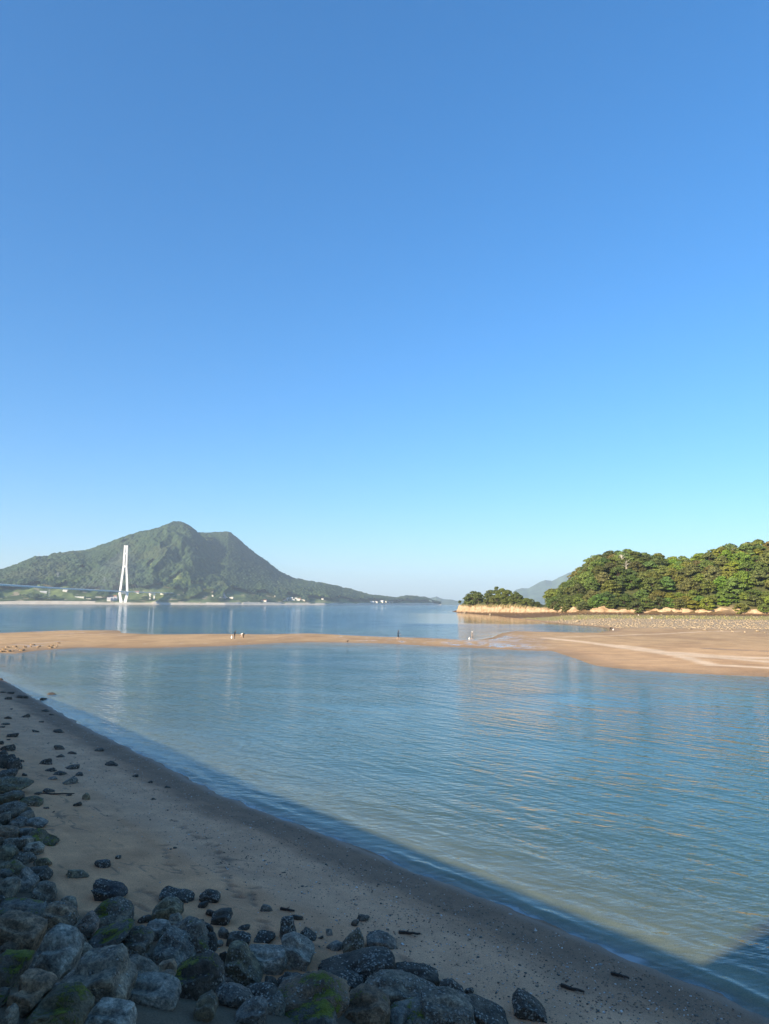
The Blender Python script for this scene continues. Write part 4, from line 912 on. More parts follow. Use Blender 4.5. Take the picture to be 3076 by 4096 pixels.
def shaped_stone(outline, colr, barn, moss, label, group):
    (ox, oy, sc_), P = outline
    P = np.array([(ox + a * sc_, oy + b * sc_) for a, b in P]); cx, cy = (P.min(0) + P.max(0)) / 2
    w_, h_ = P.max(0) - P.min(0)
    X, Y, Z = hit(cx, cy); m = mpp(X, Y, Z); X, Y, Z0 = hit(cx, cy, .22 * min(w_, h_) * m)
    Zc = Z0 + .22 * min(w_, h_) * m; m = mpp(X, Y, Zc) * 1.03
    U = (P[:, 0] - cx) * m; Vv = -(P[:, 1] - cy) * m
    ph = np.linspace(-math.pi, math.pi, 721); Rr = np.zeros(721)
    for i, a in enumerate(ph):                                    # radius of the outline in each direction
        ca, sa_ = math.cos(a), math.sin(a); best = 0
        for k in range(len(U)):
            x0, y0, x1, y1 = U[k], Vv[k], U[(k + 1) % len(U)], Vv[(k + 1) % len(U)]
            dn = ca * (y1 - y0) - sa_ * (x1 - x0)
            if abs(dn) < 1e-9: continue
            t_ = (x0 * (y1 - y0) - y0 * (x1 - x0)) / dn; q = (x0 * sa_ - y0 * ca) / dn
            if t_ > best and -1e-6 <= q <= 1 + 1e-6: best = t_
        Rr[i] = best
    Rr = np.where(Rr <= 0, np.median(Rr[Rr > 0]), Rr)
    ker = np.hanning(13); ker /= ker.sum(); Rr = np.convolve(np.concatenate([Rr[-7:-1], Rr, Rr[1:7]]), ker, 'valid')
    v, f = ICO[5 if w_ > 130 else 4]
    B = np.array([AX_R, AX_U, -AX_F])                             # outline plane across the sight line, depth along it
    n_ = srng.normal(size=(8, 3)); n_[:, 2] = np.abs(n_[:, 2]) + .5
    n_[0] = B @ (np.array((0, 0, 1.0)) + srng.normal(size=3) * .16); n_[1] = B @ (np.array((-X * .5, -Y, .1)) / Y + srng.normal(size=3) * .3)   # a top face and a face towards the slope's foot
    n_ /= np.linalg.norm(n_, axis=1)[:, None]
    off = srng.uniform(.70, .92, 8); off[0] = srng.uniform(.40, .55); off[1] = srng.uniform(.50, .68); dt = v @ n_.T; rr = np.where(dt > .1, off / np.maximum(dt, .1), 9)
    fac = -np.log(np.sum(np.exp(-80 * np.minimum(rr, 3)), 1) + math.exp(-80)) / 80
    c = v[:, 2]; ang = np.arctan2(v[:, 1], v[:, 0]); R_a = np.interp(ang, ph, Rr)
    rho = (1 - np.abs(c) ** 4.5) ** (1 / 4.5)
    o3 = srng.uniform(0, 90, 3); q = v * 2.0 + o3
    g1 = fbm(q[:, 0], q[:, 1], q[:, 2], 4); q = v * 6.5 + o3; g2 = np.abs(fbm(q[:, 0], q[:, 1], q[:, 2], 4, .6))
    lay = srng.normal(size=3); lay /= np.linalg.norm(lay); q = v * 2 + o3; st = fbm(q @ lay * 3.5, q[:, 0] * .5, q[:, 1] * .5, 3)
    disp = 1 + .06 * g1 - .10 * g2 + .07 * np.round(st * 4) / 4
    th = .62 * math.sqrt(w_ * h_) * m
    p = np.stack([np.cos(ang) * R_a * rho, np.sin(ang) * R_a * rho, c * th], -1) * (np.where(c > .05, fac, np.where(c > -.1, 1 + (fac - 1) * (c + .1) / .15, 1)) * disp)[:, None]
    pw = p @ B
    ob = mesh_obj('rock', pw, f, M['stone']); ob.location = (X, Y, Zc)
    kb = srng.uniform(.8, 1.2); ob.color = (*[k * kb for k in colr], moss); ob.pass_index = int(round(barn * 10)); tag(ob, label, 'rock', group)
for q in ST:
    sl = q[2] >= 70 and q[1] > 3130 and q[4] is not DARK
    if (q[0], q[1]) in OUT: shaped_stone(OUT[q[:2]], q[4], q[5], q[6], q[7], SLOPE if sl else TOE)
    else: stone(*q[:7], q[7], SLOPE if sl else TOE, grow=1.2 if sl else 1.1)
for (x, y, w_, h_) in [(30, 2998, 62, 30), (241, 2995, 50, 25), (289, 3013, 36, 18), (244, 3027, 40, 18), (184, 3052, 52, 32), (286, 3073, 62, 20), (316, 3100, 36, 22), (202, 3082, 45, 15), (241, 3096, 55, 15), (275, 3182, 26, 8), (184, 3233, 26, 7), (211, 3249, 15, 7), (150, 3176, 30, 15),
     (81, 3045, 30, 12), (99, 3102, 26, 16), (4, 2718, 14, 10), (10, 2770, 26, 8), (41, 2773, 28, 7), (31, 2796, 32, 15), (87, 2790, 46, 14), (44, 2837, 14, 6), (182, 2845, 30, 8), (99, 2867, 42, 12), (31, 2873, 28, 14), (164, 2888, 24, 9), (21, 2898, 34, 10), (9, 2909, 22, 10), (144, 2927, 34, 11), (236, 2928, 46, 12),
     (50, 2945, 46, 24), (32, 2960, 18, 8), (205, 2859, 20, 5), (397, 3003, 38, 7), (540, 3105, 28, 8), (600, 3130, 24, 9), (670, 3150, 28, 10), (612, 3198, 26, 14), (5, 2975, 20, 20), (700, 3394, 18, 12), (905, 3560, 16, 8)]:
    stone(x, y, w_, h_, DARK, .35, 0, 'small dark rock lying on the shaded beach above the waterline', SHORE, grow=1.0, sink=.42)
for (x, y, w_, h_) in [(18, 3055, 75, 60), (57, 3064, 48, 46), (27, 3100, 66, 38), (5, 3020, 40, 26)]:
    stone(x, y, w_, h_, DARK, .5, 0, 'dark jagged rock in the heap at the far end of the stone slope', 'rocks heaped at the far end of the slope')
# small stones packed in the gaps of the slope
for i in range(150):
    s_ = random.uniform(-30, -6.5); toe = float(np.interp(s_, _to_s, _to_p)); p_ = toe - random.uniform(.1, 4.2)
    X, Y = from_ps(p_, s_); Z = float(ZZ(X, Y)); a = random.uniform(.14, .55)
    pv, f = rock_verts(3, srng, (a, a * .8, a * .7), .08); o = mesh_obj('rock', pv, f, M['stone'])
    o.location = (X, Y, Z + a * .1); o.rotation_euler.z = random.uniform(0, 6.3); c = random.choice([DARK, GREY, BLUE, BROWN]); o.color = (*c, random.uniform(0, .4)); o.pass_index = random.choice([0, 3, 6])
    tag(o, 'small filler stone in a gap between the slope stones', 'rock', 'filler stones in the gaps of the slope')
for i in range(30):                                               # brown stones at the left end of the sandbar
    x = random.uniform(-30, 260) * random.uniform(.3, 1); y = 2609 - max(x, 0) * .085 - random.uniform(0, 20) ** 1.0
    stone(x, y, random.uniform(6, 22), random.uniform(2.5, 6.5), TAN, .1, 0, 'sunlit tan rock at the left end of the sandbar', 'tan rocks at the left end of the sandbar', grow=1.0, sub=2)

def scatter(name, pts, sizes, cols, mat, label, cat, flat=.6):
    v0, f0 = ICO[1]; n = len(pts); nv = len(v0)
    V = np.zeros((n, nv, 3)); C = np.zeros((n, nv, 3))
    for i in range(n):
        q = v0 * (1 + .28 * srng.normal(size=(nv, 1))) * np.array((sizes[i], sizes[i] * srng.uniform(.6, 1), sizes[i] * flat * srng.uniform(.6, 1.1)))
        a = srng.uniform(0, 6.3); ca, sa_ = math.cos(a), math.sin(a)
        V[i, :, 0] = q[:, 0] * ca - q[:, 1] * sa_ + pts[i][0]; V[i, :, 1] = q[:, 0] * sa_ + q[:, 1] * ca + pts[i][1]; V[i, :, 2] = q[:, 2] + pts[i][2]; C[i] = cols[i]
    Fc = (f0[None] + (np.arange(n) * nv)[:, None, None]).reshape(-1, 3)
    o = mesh_obj(name, V.reshape(-1, 3), Fc, mat, None, False); cattr(o.data, 'Col', C.reshape(-1, 3)); tag(o, label, cat, kind='stuff'); return o
M['pebble'] = col_mat('pebbles', 6, .3)
# shells and pebbles on the near beach
s_ = -np.exp(srng.uniform(math.log(6), math.log(60), 9000)); sh = np.interp(s_, _sh_s, _sh_p); p_ = sh - np.abs(srng.normal(1.9, 1.5, 9000)) - .25
X, Y = from_ps(p_, s_); Z = ZZ(X, Y); sz = srng.uniform(.006, .02, 9000) * np.where(srng.random(9000) < .06, 2.0, 1); kk = srng.random((9000, 1))
cc = np.where(kk < .22, np.array((.55, .53, .48)), np.where(kk < .6, np.array((.14, .13, .11)), np.array((.27, .21, .15)))) * srng.uniform(.6, 1.1, (9000, 1))
scatter('pebbles', np.stack([X, Y, Z + .004], -1), sz, cc, M['pebble'], 'pebbles and pale shell bits strewn over the shaded beach', 'pebbles')
# pale boulders, weed and algae rocks of the tidal flat
nb_ = 13000
bx_ = np.where(srng.random(nb_) < .62, srng.uniform(2230, 3130, nb_), srng.uniform(1830, 3130, nb_)); rr_ = np.exp(srng.uniform(math.log(165), math.log(600), nb_))
bb_ = np.interp(bx_, _bx, _bb); X, Y = rr_ * np.sin(bb_), rr_ * np.cos(bb_); Z, d_, dc = far_z(X, Y)
nn_ = fbm(X * .05, Y * .03, 63, 3)
okb = (Z > .12) & (d_ > 2) & (dc < -2) & (dc > -168 + 30 * nn_) & ((dc < -60) | (srng.random(nb_) < .55)); X, Y, Z, dc = X[okb], Y[okb], Z[okb], dc[okb]; n_ = len(X); k_ = srng.random(n_)
cls = np.where(((dc > -38) & (k_ < .8))[:, None], np.array((.14, .085, .045)), np.where(((dc > -88) & (k_ < .65))[:, None], np.array((.30, .28, .10)), np.array((.34, .27, .18)))) * srng.uniform(.6, 1.1, (n_, 1))
szs = srng.uniform(.10, .32, n_) * np.where(srng.random(n_) < .1, 1.6, 1); pts = np.stack([X, Y, Z + szs * .1], -1)
scatter('boulders', pts, szs, cls, M['pebble'], 'pale boulders and weedy rocks covering the tidal flat', 'boulders')
for i in range(16):                                               # the larger boulders that stand out
    x = [2310, 2370, 2440, 2560, 2650, 2700, 2760, 2820, 2890, 2930, 2980, 3030, 3060, 2250, 1960, 1860][i]; y = [2486, 2496, 2500, 2488, 2508, 2512, 2516, 2519, 2523, 2526, 2528, 2525, 2531, 2480, 2458, 2451][i]
    stone(x, y, random.uniform(9, 20), random.uniform(5, 8), (.27, .215, .145), 0, 0, 'pale boulder standing out on the stony tidal flat', 'larger pale boulders on the tidal flat', grow=1.0, sub=3)
o = stone(1842, 2432, 9, 26, (.34, .26, .18), 0, .2, 'small rock stack at the tip of the wooded point', grow=1.0, sub=3)

# ------------------------------------------------------------------ trees
def make_tree_mesh(seed, lobes, leaf, per, flat, spread):
    rg = np.random.default_rng(seed); V, Fs, tint = [], [], []
    cl = []
    for i in range(lobes):
        a = i * 2.4 + rg.uniform(-.4, .4); h = rg.beta(1.3, 1.5); rr = spread * math.sqrt(max(.05, 1 - (h * 1.7 - .55) ** 2)) * rg.uniform(.55, 1)
        cl.append((rr * math.cos(a), rr * math.sin(a), .16 + .74 * h, rg.uniform(.11, .20)))
    cl.append((0, 0, .84, .2))
    k = 0
    for (cx, cy, cz, cr) in cl:
        tn = rg.uniform(.25, .75)
        d = rg.normal(size=(per, 3)); d /= np.linalg.norm(d, axis=1)[:, None]; d[:, 2] = np.where(d[:, 2] < -.3, -d[:, 2], d[:, 2])
        rad = cr * rg.uniform(.55, 1.08, (per, 1)); P = d * rad * np.array((1.15, 1.15, flat)) + (cx, cy, cz)
        nrm = d * .8 + rg.normal(size=(per, 3)) * .45 + (0, 0, .35); nrm /= np.linalg.norm(nrm, axis=1)[:, None]
        ref = rg.normal(size=(per, 3)); u = np.cross(nrm, ref); u /= np.linalg.norm(u, axis=1)[:, None]; v = np.cross(nrm, u)
        L_ = leaf * rg.uniform(.6, 1.4, (per, 1)); Wd = L_ * rg.uniform(.45, .8, (per, 1))
        q = np.stack([P - u * L_, P + v * Wd + nrm * L_ * .15, P + u * L_, P - v * Wd + nrm * L_ * .1], 1)
        V.append(q.reshape(-1, 3)); Fs.append(np.arange(per * 4).reshape(per, 4) + k); k += per * 4
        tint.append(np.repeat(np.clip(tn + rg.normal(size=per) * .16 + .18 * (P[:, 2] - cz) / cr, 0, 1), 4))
    return np.concatenate(V), np.concatenate(Fs), np.concatenate(tint), cl
PROTO = []
for i in range(8):
    tall = i == 7
    V, Fc, tn, cl = make_tree_mesh(200 + i, 34 if not tall else 18, .040, 120, .62 if not tall else .45, .46 if not tall else .3)
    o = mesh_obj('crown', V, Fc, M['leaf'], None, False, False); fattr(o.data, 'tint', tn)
    segs = [((0, 0, -.12), (.02, .01, .3), .075, .055), ((.02, .01, .295), (-.01, .02, .6), .055, .03), ((-.01, .02, .6), (0, 0, .82), .03, .01)]
    for c in cl[::3]: segs.append(((0, .005, .15 + .35 * c[2]), (c[0] * .85, c[1] * .85, c[2]), .03, .012))
    tv, tf = bars_vf(segs); tr = mesh_obj('trunk', tv, tf, M['bark'], None, False, False)
    PROTO.append((o.data, tr.data))
def tree(name, X, Y, Z, h, wfac, colr, label, group, k=None, cat='tree'):
    t = empty(name, (X, Y, Z), random.uniform(0, 6.28)); tag(t, label, cat, group)
    k = random.randrange(7) if k is None else k
    for nm, me in zip(('crown', 'trunk'), PROTO[k]):
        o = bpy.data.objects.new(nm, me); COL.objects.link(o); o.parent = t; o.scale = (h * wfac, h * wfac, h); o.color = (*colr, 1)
    return t
G_DARK, G_MID, G_BRIGHT, G_OLIVE, G_BROWN = (.085, .108, .032), (.118, .142, .036), (.160, .195, .034), (.138, .168, .046), (.142, .156, .052)
def build_wood():
    rg = random.Random(21); placed = []
    cand = []
    for i in range(16000):
        x = rg.uniform(2206, 3150); r = rg.uniform(300, 480)
        b = bearing_of_px(x) if False else float(np.interp(x, _bx, _bb))
        cand.append((r * math.sin(b), r * math.cos(b), x))
    C = np.array(cand); dcv = poly_sd(C[:, 0], C[:, 1], CLIFF)
    zg, _, _ = far_z(C[:, 0], C[:, 1])
    n = 0
    order = np.argsort(dcv > 9, kind='stable')
    for i in order:
        X, Y, x = C[i]; dc = dcv[i]
        if dc < .3 or dc > 64: continue
        md = 3.9 if dc < 9 else 6.0
        if any((X - q[0]) ** 2 + (Y - q[1]) ** 2 < md * md for q in placed): continue
        placed.append((X, Y)); n += 1
        edge = dc < 9
        h = rg.uniform(5.0, 7.5) if edge else rg.uniform(7.0, 10.0)
        u = rg.random(); hgt = dc / 70
        if x > 2640: colr = G_BRIGHT if u < .5 else G_MID if u < .75 else G_OLIVE if u < .93 else G_BROWN
        else: colr = G_DARK if u < .42 else G_MID if u < .7 else G_OLIVE if u < .9 else G_BROWN
        if hgt > .6 and u > .45: colr = G_BROWN if u > .7 else G_OLIVE
        colr = tuple(c * rg.uniform(.8, 1.2) for c in colr)
        adj = 'bright green' if colr[1] > .178 else 'dark green' if colr[1] < .112 else 'olive' if colr[0] > .128 else 'mid green'
        side = 'right' if x > 2740 else 'left'; part_ = 'seaward ' if x < 2460 else 'inner ' if x < 2740 else 'nearer ' if x < 2920 else 'outermost '
        if edge: lab, grp = f'low {adj} tree leaning over the pale cliff below the {part_}{side} wood', f'{adj} edge trees over the cliff, {part_}{side}'
        elif hgt > .72: lab, grp = f'{adj} tree on the {part_}skyline of the {side} hump of the wooded hill', f'{adj} skyline trees, {part_}{side} hump'
        else:
            lv = 'lower' if hgt < .34 else 'upper'
            lab, grp = f'{adj} tree on the {lv} {part_}slope of the {side} hump of the wood', f'{adj} trees, {lv} {part_}{side} slope'
        tree('tree', X, Y, float(zg[i]) - h * (.14 if not edge else .30), h * 1.08, rg.uniform(.95, 1.15) if not edge else rg.uniform(1.0, 1.3), colr, lab, grp, rg.randrange(7))
        if n >= 320: break
    for (x, y, lab) in ((2508, 2262, 'bare bleached dead tree among the dark crowns of the left hump'), (2492, 2238, 'pale dead branches just above the bleached tree')):
        b = float(np.interp(x, _bx, _bb)); rr_ = np.linspace(340, 520, 200); dl = poly_sd(rr_ * math.sin(b), rr_ * math.cos(b), CLIFF)
        r = float(rr_[np.argmax(dl > (30 if x > 2500 else 40))]); X, Y = r * math.sin(b), r * math.cos(b); Z = 6.8 + tan_el(x, y + 14) * r - 4.5
        t = empty('dead_tree', (X, Y, Z), 0); tag(t, lab, 'dead tree')
        rgs = random.Random(x); segs = [((0, 0, 0), (.3, -.5, 9), .5, .2)]
        for i in range(14):
            z0 = rgs.uniform(4, 8.5); a = rgs.uniform(0, 6.3); l = rgs.uniform(1.5, 3); segs.append(((.2, -.4, z0), (l * math.cos(a), l * math.sin(a) - 1.2, z0 + rgs.uniform(.6, 2)), .22, .08))
        bars('branches', segs, M['dead'], t)
M['dead'] = simple_mat('bleached_wood', (.45, .42, .37), .9, .2, 4)
build_wood()
# trees on the point
for (x, yb, yt, wf, colr, k, lab) in [
    (1895, 2424, 2362, 1.05, G_DARK, 0, 'round dark tree at the left end of the rocky point'), (1880, 2424, 2378, 1.15, G_DARK, 1, 'lower dark tree on the seaward edge of the point'), (1915, 2410, 2366, .9, G_DARK, 2, 'dark tree on the right shoulder of the round one on the point'),
    (1988, 2405, 2341, .55, G_DARK, 7, 'tallest thin pine on the crest of the point'), (1962, 2400, 2357, .9, G_DARK, 3, 'dark tree left of the tall pine on the point'), (2008, 2402, 2352, 1.0, G_MID, 4, 'bushy green tree right of the tall pine on the point'), (2030, 2406, 2357, 1.0, G_MID, 5, 'round olive tree in the middle of the point'),
    (2062, 2404, 2363, .8, G_DARK, 6, 'dark upright tree on the right shoulder of the point'), (2075, 2408, 2374, .9, G_DARK, 1, 'lower dark tree right of the upright one on the point'), (2050, 2416, 2386, 1.3, G_MID, 2, 'wide green shrub below the middle of the point'), (2022, 2420, 2392, 1.2, G_MID, 0, 'green shrub over the pale cliff of the point'),
    (1995, 2422, 2402, 1.1, G_DARK, 3, 'small dark bush over the cliff below the tall pine'), (1972, 2415, 2385, 1.0, G_BROWN, 4, 'dry yellowish shrub below the tall pine'), (1950, 2412, 2375, .8, G_BROWN, 5, 'dry yellowish grass shrub right of the round dark tree'), (1946, 2418, 2396, 1.0, G_MID, 6, 'small green bush on the pale rock face'),
    (2105, 2420, 2390, 1.1, G_MID, 1, 'wide shrub on the low right end of the point'), (2125, 2425, 2394, 1.1, G_DARK, 2, 'dark shrub hanging over the cliff at the right of the point'), (2150, 2430, 2405, 1.0, G_DARK, 3, 'last small shrub at the right tip of the point'), (2088, 2418, 2396, 1.2, G_MID, 5, 'green shrub between the shoulder trees and the low end'),
    (1839, 2416, 2401, .8, G_DARK, 6, 'tiny bush on top of the rock stack')]:
    b = float(np.interp(x, _bx, _bb)); rr = np.linspace(380, 640, 300); dcl = poly_sd(rr * math.sin(b), rr * math.cos(b), CLIFF)
    okr = rr[dcl > 1.0]; r = float(okr[0]) + (6 if yb < 2412 else 2) if len(okr) else 592.0
    X, Y = r * math.sin(b), r * math.cos(b)
    z0 = 6.8 + tan_el(x, yb) * r; z1 = 6.8 + tan_el(x, yt) * r; h = (z1 - z0) * 1.04
    g = float(ZZ(X, Y)); 
    tree('tree' if h > 5 else 'shrub', X, Y, min(z0, g + .4) if x > 1845 else z0, (z1 - min(z0, g + .4)) if x > 1845 else h, wf, colr, lab, 'trees on the rocky point', k, 'tree' if h > 5 else 'shrub')

# ------------------------------------------------------------------ people, bags, birds
def person(x, y, pose, mats, label, height=1.62, yaw=0.0):
    """One skinned body. pose: joint -> (x, z[, y]) in metres for a 1.65 m figure facing +x."""
    X, Y, Z = hit(x, y)
    J = dict(pelvis=(0, .92), belly=(0, 1.08), chest=(.02, 1.28), neck=(.03, 1.42), head=(.05, 1.50), crown=(.06, 1.64),
             sl=(.0, 1.34, .17), el=(.02, 1.08, .21), wl=(.10, .86, .20), sr=(.0, 1.34, -.17), er=(.02, 1.08, -.21), wr=(.10, .86, -.20),
             hl=(0, .88, .09), kl=(.03, .48, .10), al=(0, .08, .10), tl=(.17, .025, .11), hr=(0, .88, -.09), kr=(.03, .48, -.10), ar=(0, .08, -.10), tr=(.17, .025, -.11))
    J.update(pose)
    J = {k: Vector((v[0], v[2] if len(v) > 2 else 0, v[1])) for k, v in J.items()}
    R_ = dict(pelvis=.135, belly=.125, chest=.14, neck=.055, head=.085, crown=.075, sl=.065, el=.045, wl=.032, sr=.065, er=.045, wr=.032, hl=.095, kl=.06, al=.042, tl=.035, hr=.095, kr=.06, ar=.042, tr=.035)
    E = [('pelvis', 'belly'), ('belly', 'chest'), ('chest', 'neck'), ('neck', 'head'), ('head', 'crown')]
    for q in 'lr': E += [('chest', 's' + q), ('s' + q, 'e' + q), ('e' + q, 'w' + q), ('pelvis', 'h' + q), ('h' + q, 'k' + q), ('k' + q, 'a' + q), ('a' + q, 't' + q)]
    for q in 'lr':                                                # palm and five fingers
        d = (J['w' + q] - J['e' + q]).normalized(); side = d.cross(Vector((0, 1, .2))).normalized()
        J['p' + q] = J['w' + q] + d * .08; R_['p' + q] = .026; E.append(('w' + q, 'p' + q))
        for i, (o_, l) in enumerate(((-.03, .07), (-.01, .08), (.01, .078), (.03, .06))):
            J[f'f{i}{q}'] = J['p' + q] + d * l + side * o_; R_[f'f{i}{q}'] = .009; E.append(('p' + q, f'f{i}{q}'))
        J['th' + q] = J['w' + q] + d * .06 + side * -.06; R_['th' + q] = .010; E.append(('w' + q, 'th' + q))
    names = list(J); idx = {n: i for i, n in enumerate(names)}
    me = bpy.data.meshes.new('person'); me.from_pydata([J[n] for n in names], [(idx[a], idx[b]) for a, b in E], []); me.update()
    o = bpy.data.objects.new('person', me); COL.objects.link(o)
    o.modifiers.new('skin', 'SKIN'); sv = me.skin_vertices[0].data if me.skin_vertices else None
    if sv is None:
        bpy.context.view_layer.objects.active = o; sv = me.skin_vertices[0].data
    for n in names: sv[idx[n]].radius = (R_[n], R_[n]); sv[idx[n]].use_root = n == 'pelvis'
    ss = o.modifiers.new('sub', 'SUBSURF'); ss.levels = ss.render_levels = 1
    dg = bpy.context.evaluated_depsgraph_get(); dg.update(); nm = bpy.data.meshes.new_from_object(o.evaluated_get(dg)); o.modifiers.clear(); o.data = nm
    nm.materials.clear()
    for k in ('skin', mats[0], mats[1]): nm.materials.append(M[k])
    co = np.zeros(len(nm.vertices) * 3); nm.vertices.foreach_get('co', co); co = co.reshape(-1, 3)
    reg = {}
    for a, b in E:
        reg[(a, b)] = 1 if (a in ('belly', 'chest') and b != 'neck') or a[0] == 's' or (a[0] == 'e' and len(a) == 2 and mats[2]) else 2 if (a, b) == ('pelvis', 'belly') or a == 'pelvis' or a[0] == 'h' and len(a) == 2 or (a[0] == 'k' and not mats[3]) else 0
    reg[('chest', 'neck')] = 1; reg[('head', 'crown')] = 0
    fc = np.array([co[list(f.vertices)].mean(0) for f in nm.polygons]); D = []
    for a, b in E:
        A, B = np.array(J[a]), np.array(J[b]); tt = np.clip((fc - A) @ (B - A) / ((B - A) @ (B - A)), 0, 1)
        D.append(np.linalg.norm(fc - A - tt[:, None] * (B - A), axis=1) - .4 * R_[a])
    nm.polygons.foreach_set('material_index', np.array([reg[e] for e in E], np.int32)[np.argmin(D, 0)]); nm.polygons.foreach_set('use_smooth', np.ones(len(nm.polygons), bool))
    s_ = height / 1.65
    o.location = (X, Y, Z - .01); o.rotation_euler = (0, 0, yaw); o.scale = (s_,) * 3
    hd = J['crown'] - J['neck']; hd.normalize(); hc = J['head'] + hd * .05
    v, f = ICO[3]; face = Vector((1, 0, 0)); face = (face - hd * face.dot(hd)).normalized() if abs(face.dot(hd)) < .95 else Vector((0, 0, -1))
    bk = v @ np.array(face); up = v @ np.array(hd)
    keep = np.where((bk - up * .6)[f].mean(1) < .15)[0]
    if mats[4] == 'hair': hv = v * .108 + np.array(hc) + np.array(hd) * .012
    else: hv = v * np.where((up < .25) & (up > -.05), .19, .118)[:, None] + np.array(hc) + np.array(hd) * .03; keep = np.where(up[f].mean(1) > -.08)[0]
    mesh_obj('hair' if mats[4] == 'hair' else 'hat', hv, [tuple(f[i]) for i in keep], M[mats[4]], o)
    nz = hc + face * .10; mesh_obj('nose', [nz + Vector(q) for q in ((0, -.014, -.02), (0, .014, -.02), (0, 0, .03), (.02, 0, -.018))], [(0, 1, 3), (1, 2, 3), (2, 0, 3)], M['skin'], o)
    tag(o, label, 'person'); return o
def bag(x, y, w_, h_, label):
    X, Y, Z = hit(x, y)
    v, f = ICO[3]; q = v.copy(); up = (v[:, 2] + 1) / 2
    r = 1 - .72 * up ** 1.6; q[:, 0] *= w_ * r; q[:, 1] *= w_ * .65 * r; q[:, 2] = up * h_
    q[:, :2] *= (1 + .12 * np.sin(np.arctan2(v[:, 1], v[:, 0]) * 7 + v[:, 2] * 3))[:, None]
    o = mesh_obj('bag', q, f, M['bag']); o.location = (X, Y - .25, Z + .12); tag(o, label, 'bag', 'white bags of the shell gatherers')
    hnd = bars('handle', [((-w_ * .2, 0, h_ * .97), (-w_ * .1, 0, h_ + .12), .02, .02), ((-w_ * .1, 0, h_ + .12), (w_ * .1, 0, h_ + .12), .02, .02), ((w_ * .1, 0, h_ + .12), (w_ * .2, 0, h_ * .97), .02, .02)], M['bag'], o)
bend = dict(pelvis=(-.18, .86), belly=(-.05, .93), chest=(.20, .90), neck=(.36, .82), head=(.45, .76), crown=(.57, .68), sl=(.24, .84, .17), el=(.30, .58, .18), wl=(.36, .34, .14), sr=(.24, .84, -.17), er=(.30, .58, -.18), wr=(.38, .32, -.14), hl=(-.18, .82, .1), kl=(-.10, .44, .16), al=(-.20, .08, .18), tl=(-.02, .025, .2), hr=(-.18, .82, -.1), kr=(-.02, .44, -.16), ar=(-.10, .08, -.18), tr=(.08, .025, -.2))
walk = dict(hl=(0, .88, .09), kl=(.20, .50, .10), al=(.24, .09, .10), tl=(.41, .05, .10), kr=(-.04, .48, -.1), ar=(-.26, .12, -.1), tr=(-.11, .03, -.1), sl=(0, 1.34, .17), el=(-.12, 1.1, .2), wl=(-.06, .88, .2))
person(938, 2558, dict(chest=(.04, 1.27), neck=(.09, 1.39), head=(.13, 1.46), crown=(.18, 1.58), er=(.10, 1.10, -.20), wr=(.26, 1.02, -.12), el=(-.10, 1.1, .22), wl=(-.16, .86, .24)), ('navy', 'black', True, False, 'hair'), 'person in dark clothes standing head bowed beside a white bag on the sandbar', 1.66, .15)
bag(928, 2558, .18, .62, 'large white bag held by the person in dark clothes on the sandbar')
person(972, 2553, bend, ('white_cloth', 'black', False, False, 'hair'), 'person in white shirt and black trousers bent double on the sandbar', 1.62, math.pi - .2)
person(1592, 2558, dict(walk, er=(.22, 1.16, -.22), wr=(.40, 1.02, -.2), el=(.16, 1.45, .2), wl=(.20, 1.62, .12)), ('navy', 'black', True, True, 'hair'), 'person in navy jacket and shorts walking right along the sandbar, one hand at head', 1.66, .1)
person(1888, 2560, walk, ('taupe', 'taupe', True, True, 'white_cloth'), 'person in white sun hat and brown-grey clothes walking on the sandbar', 1.60, .1)
bag(1877, 2561, .19, .42, 'white bag beside the person in the white sun hat')
person(2443, 2524, bend, ('black', 'black', True, False, 'hair'), 'person in dark clothes bending at the edge of the tidal pool', 1.62, .3)
bag(2452, 2524, .2, .5, 'white bag beside the person bending at the tidal pool')
person(2554, 2472, dict(el=(.05, 1.1, .26)), ('white_cloth', 'black', False, False, 'hair'), 'person in white top and dark trousers standing on the green rocks', 1.62, -.4)
person(2606, 2478, dict(bend), ('white_cloth', 'cream', True, False, 'hair'), 'person in white shirt and pale trousers bending by the brown rocks', 1.62, .2)
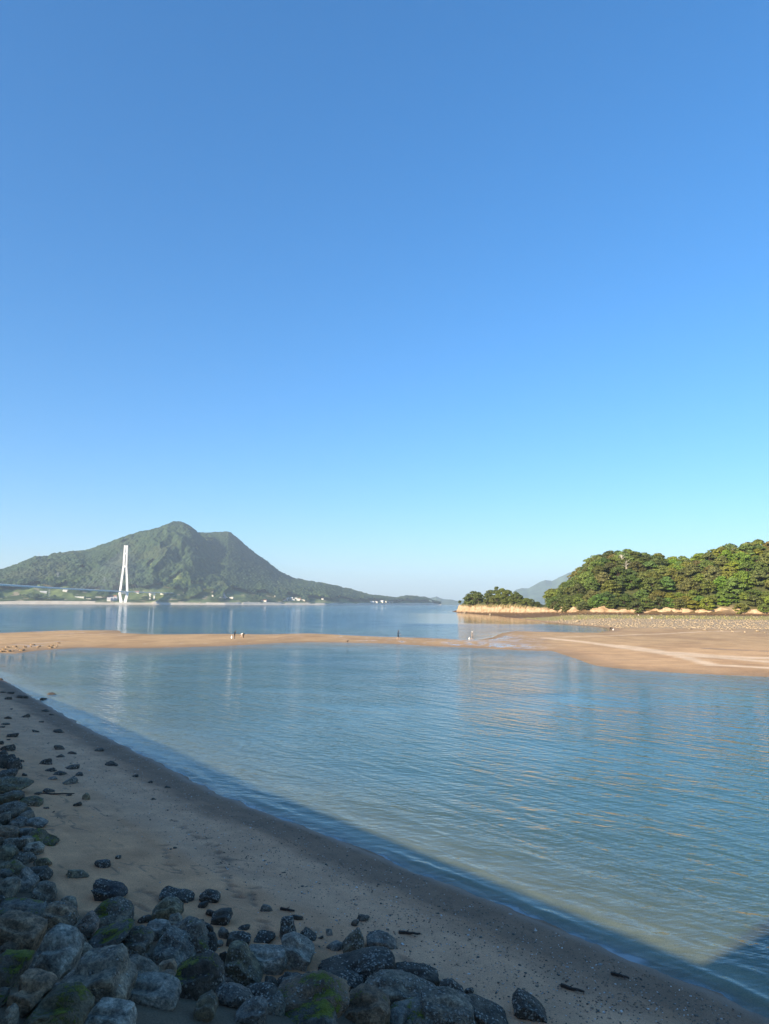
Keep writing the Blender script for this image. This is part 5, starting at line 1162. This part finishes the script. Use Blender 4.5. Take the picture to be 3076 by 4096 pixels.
def bird(x, y, l, colr, wing, label, float_=False):
    X, Y, Z = hit(x, y); Z = max(Z, 0.0) if float_ else Z
    t = empty('bird', (X, Y, Z + (0 if float_ else .0)), .4); tag(t, label, 'bird')
    v, f = ICO[3]; lg = 0.0 if float_ else l * .28
    q = v * np.array((l * .38, l * .17, l * .17)); q[:, 2] += np.clip(q[:, 0], 0, None) ** 2 / l * 1.2; q[:, 1] *= np.clip(1 - np.clip(-v[:, 0] - .3, 0, 1) * .9, .2, 1)
    q[:, 2] += lg + l * .12; bd = mesh_obj('body', q, f, M[colr], t)
    mesh_obj('head', v * l * .115 + np.array((l * .36, 0, lg + l * .33)), f, M[colr], t)
    bars('beak', [((l * .45, 0, lg + l * .33), (l * .62, 0, lg + l * .30), l * .06, l * .01)], M['drift'], t)
    for sgn in (-1, 1): mesh_obj('wing', ICO[2][0] * np.array((l * .34, l * .05, l * .12)) + np.array((-l * .06, sgn * l * .15, lg + l * .16)), ICO[2][1], M[wing], t)
    if not float_:
        for sgn in (-1, 1): bars('leg', [((0, sgn * l * .07, -.01), (-.01, sgn * l * .07, lg + .04), l * .035, l * .04)], M['drift'], t)
bird(1390, 2569, .50, 'black', 'black', 'dark crow-like bird standing at the near edge of the sandbar')
bird(1677, 2477, .60, 'white_cloth', 'grey_cloth', 'white gull floating on the calm water', True)

# ------------------------------------------------------------------ driftwood on the beach
def drift(x, y, wpx, ang, label):
    X, Y, Z = hit(x, y); l = wpx * mpp(X, Y, Z); rg = random.Random(x)
    t = empty('driftwood', (X, Y, Z + .015), ang); tag(t, label, 'driftwood')
    pts = [Vector((-l / 2 + l * i / 6, rg.uniform(-.03, .03) * l, .01 + rg.uniform(0, .012))) for i in range(7)]
    bars('stem', [(pts[i], pts[i + 1], .05 - .004 * i, .05 - .004 * (i + 1)) for i in range(6)], M['drift'], t)
    bars('twig', [(pts[2], pts[2] + Vector((.06, .1, .02)), .02, .008), (pts[4], pts[4] + Vector((.05, -.08, .02)), .018, .008)], M['drift'], t)
drift(1150, 3645, 62, -.35, 'dark stick lying on the sand near the domed blue stone'); drift(1638, 3739, 88, -.1, 'dark driftwood on open sand right of the flat barnacled rock')
drift(2290, 3962, 95, -.5, 'dark driftwood piece on the sand at lower right'); drift(2480, 3910, 70, -.5, 'thin stick near the waterline at lower right'); drift(230, 3180, 130, .05, 'long thin dark weed strand on the upper-left sand')

# ------------------------------------------------------------------ haze
v, f = box_vf(-15500, 15500, -15500, 15500, -5.4, 470)
hz_ = mesh_obj('haze', v, f, None, None, False); m, t = new_mat('haze_air')
pv = N(t, 'ShaderNodeVolumePrincipled'); pv.inputs['Color'].default_value = (.60, .79, 1.0, 1); pv.inputs['Density'].default_value = HAZE_D; pv.inputs['Anisotropy'].default_value = .05
oo = N(t, 'ShaderNodeOutputMaterial'); L(t, pv.outputs[0], oo.inputs['Volume']); hz_.data.materials.append(m)
tag(hz_, 'thin pale sea haze in the air', 'haze', kind='stuff')
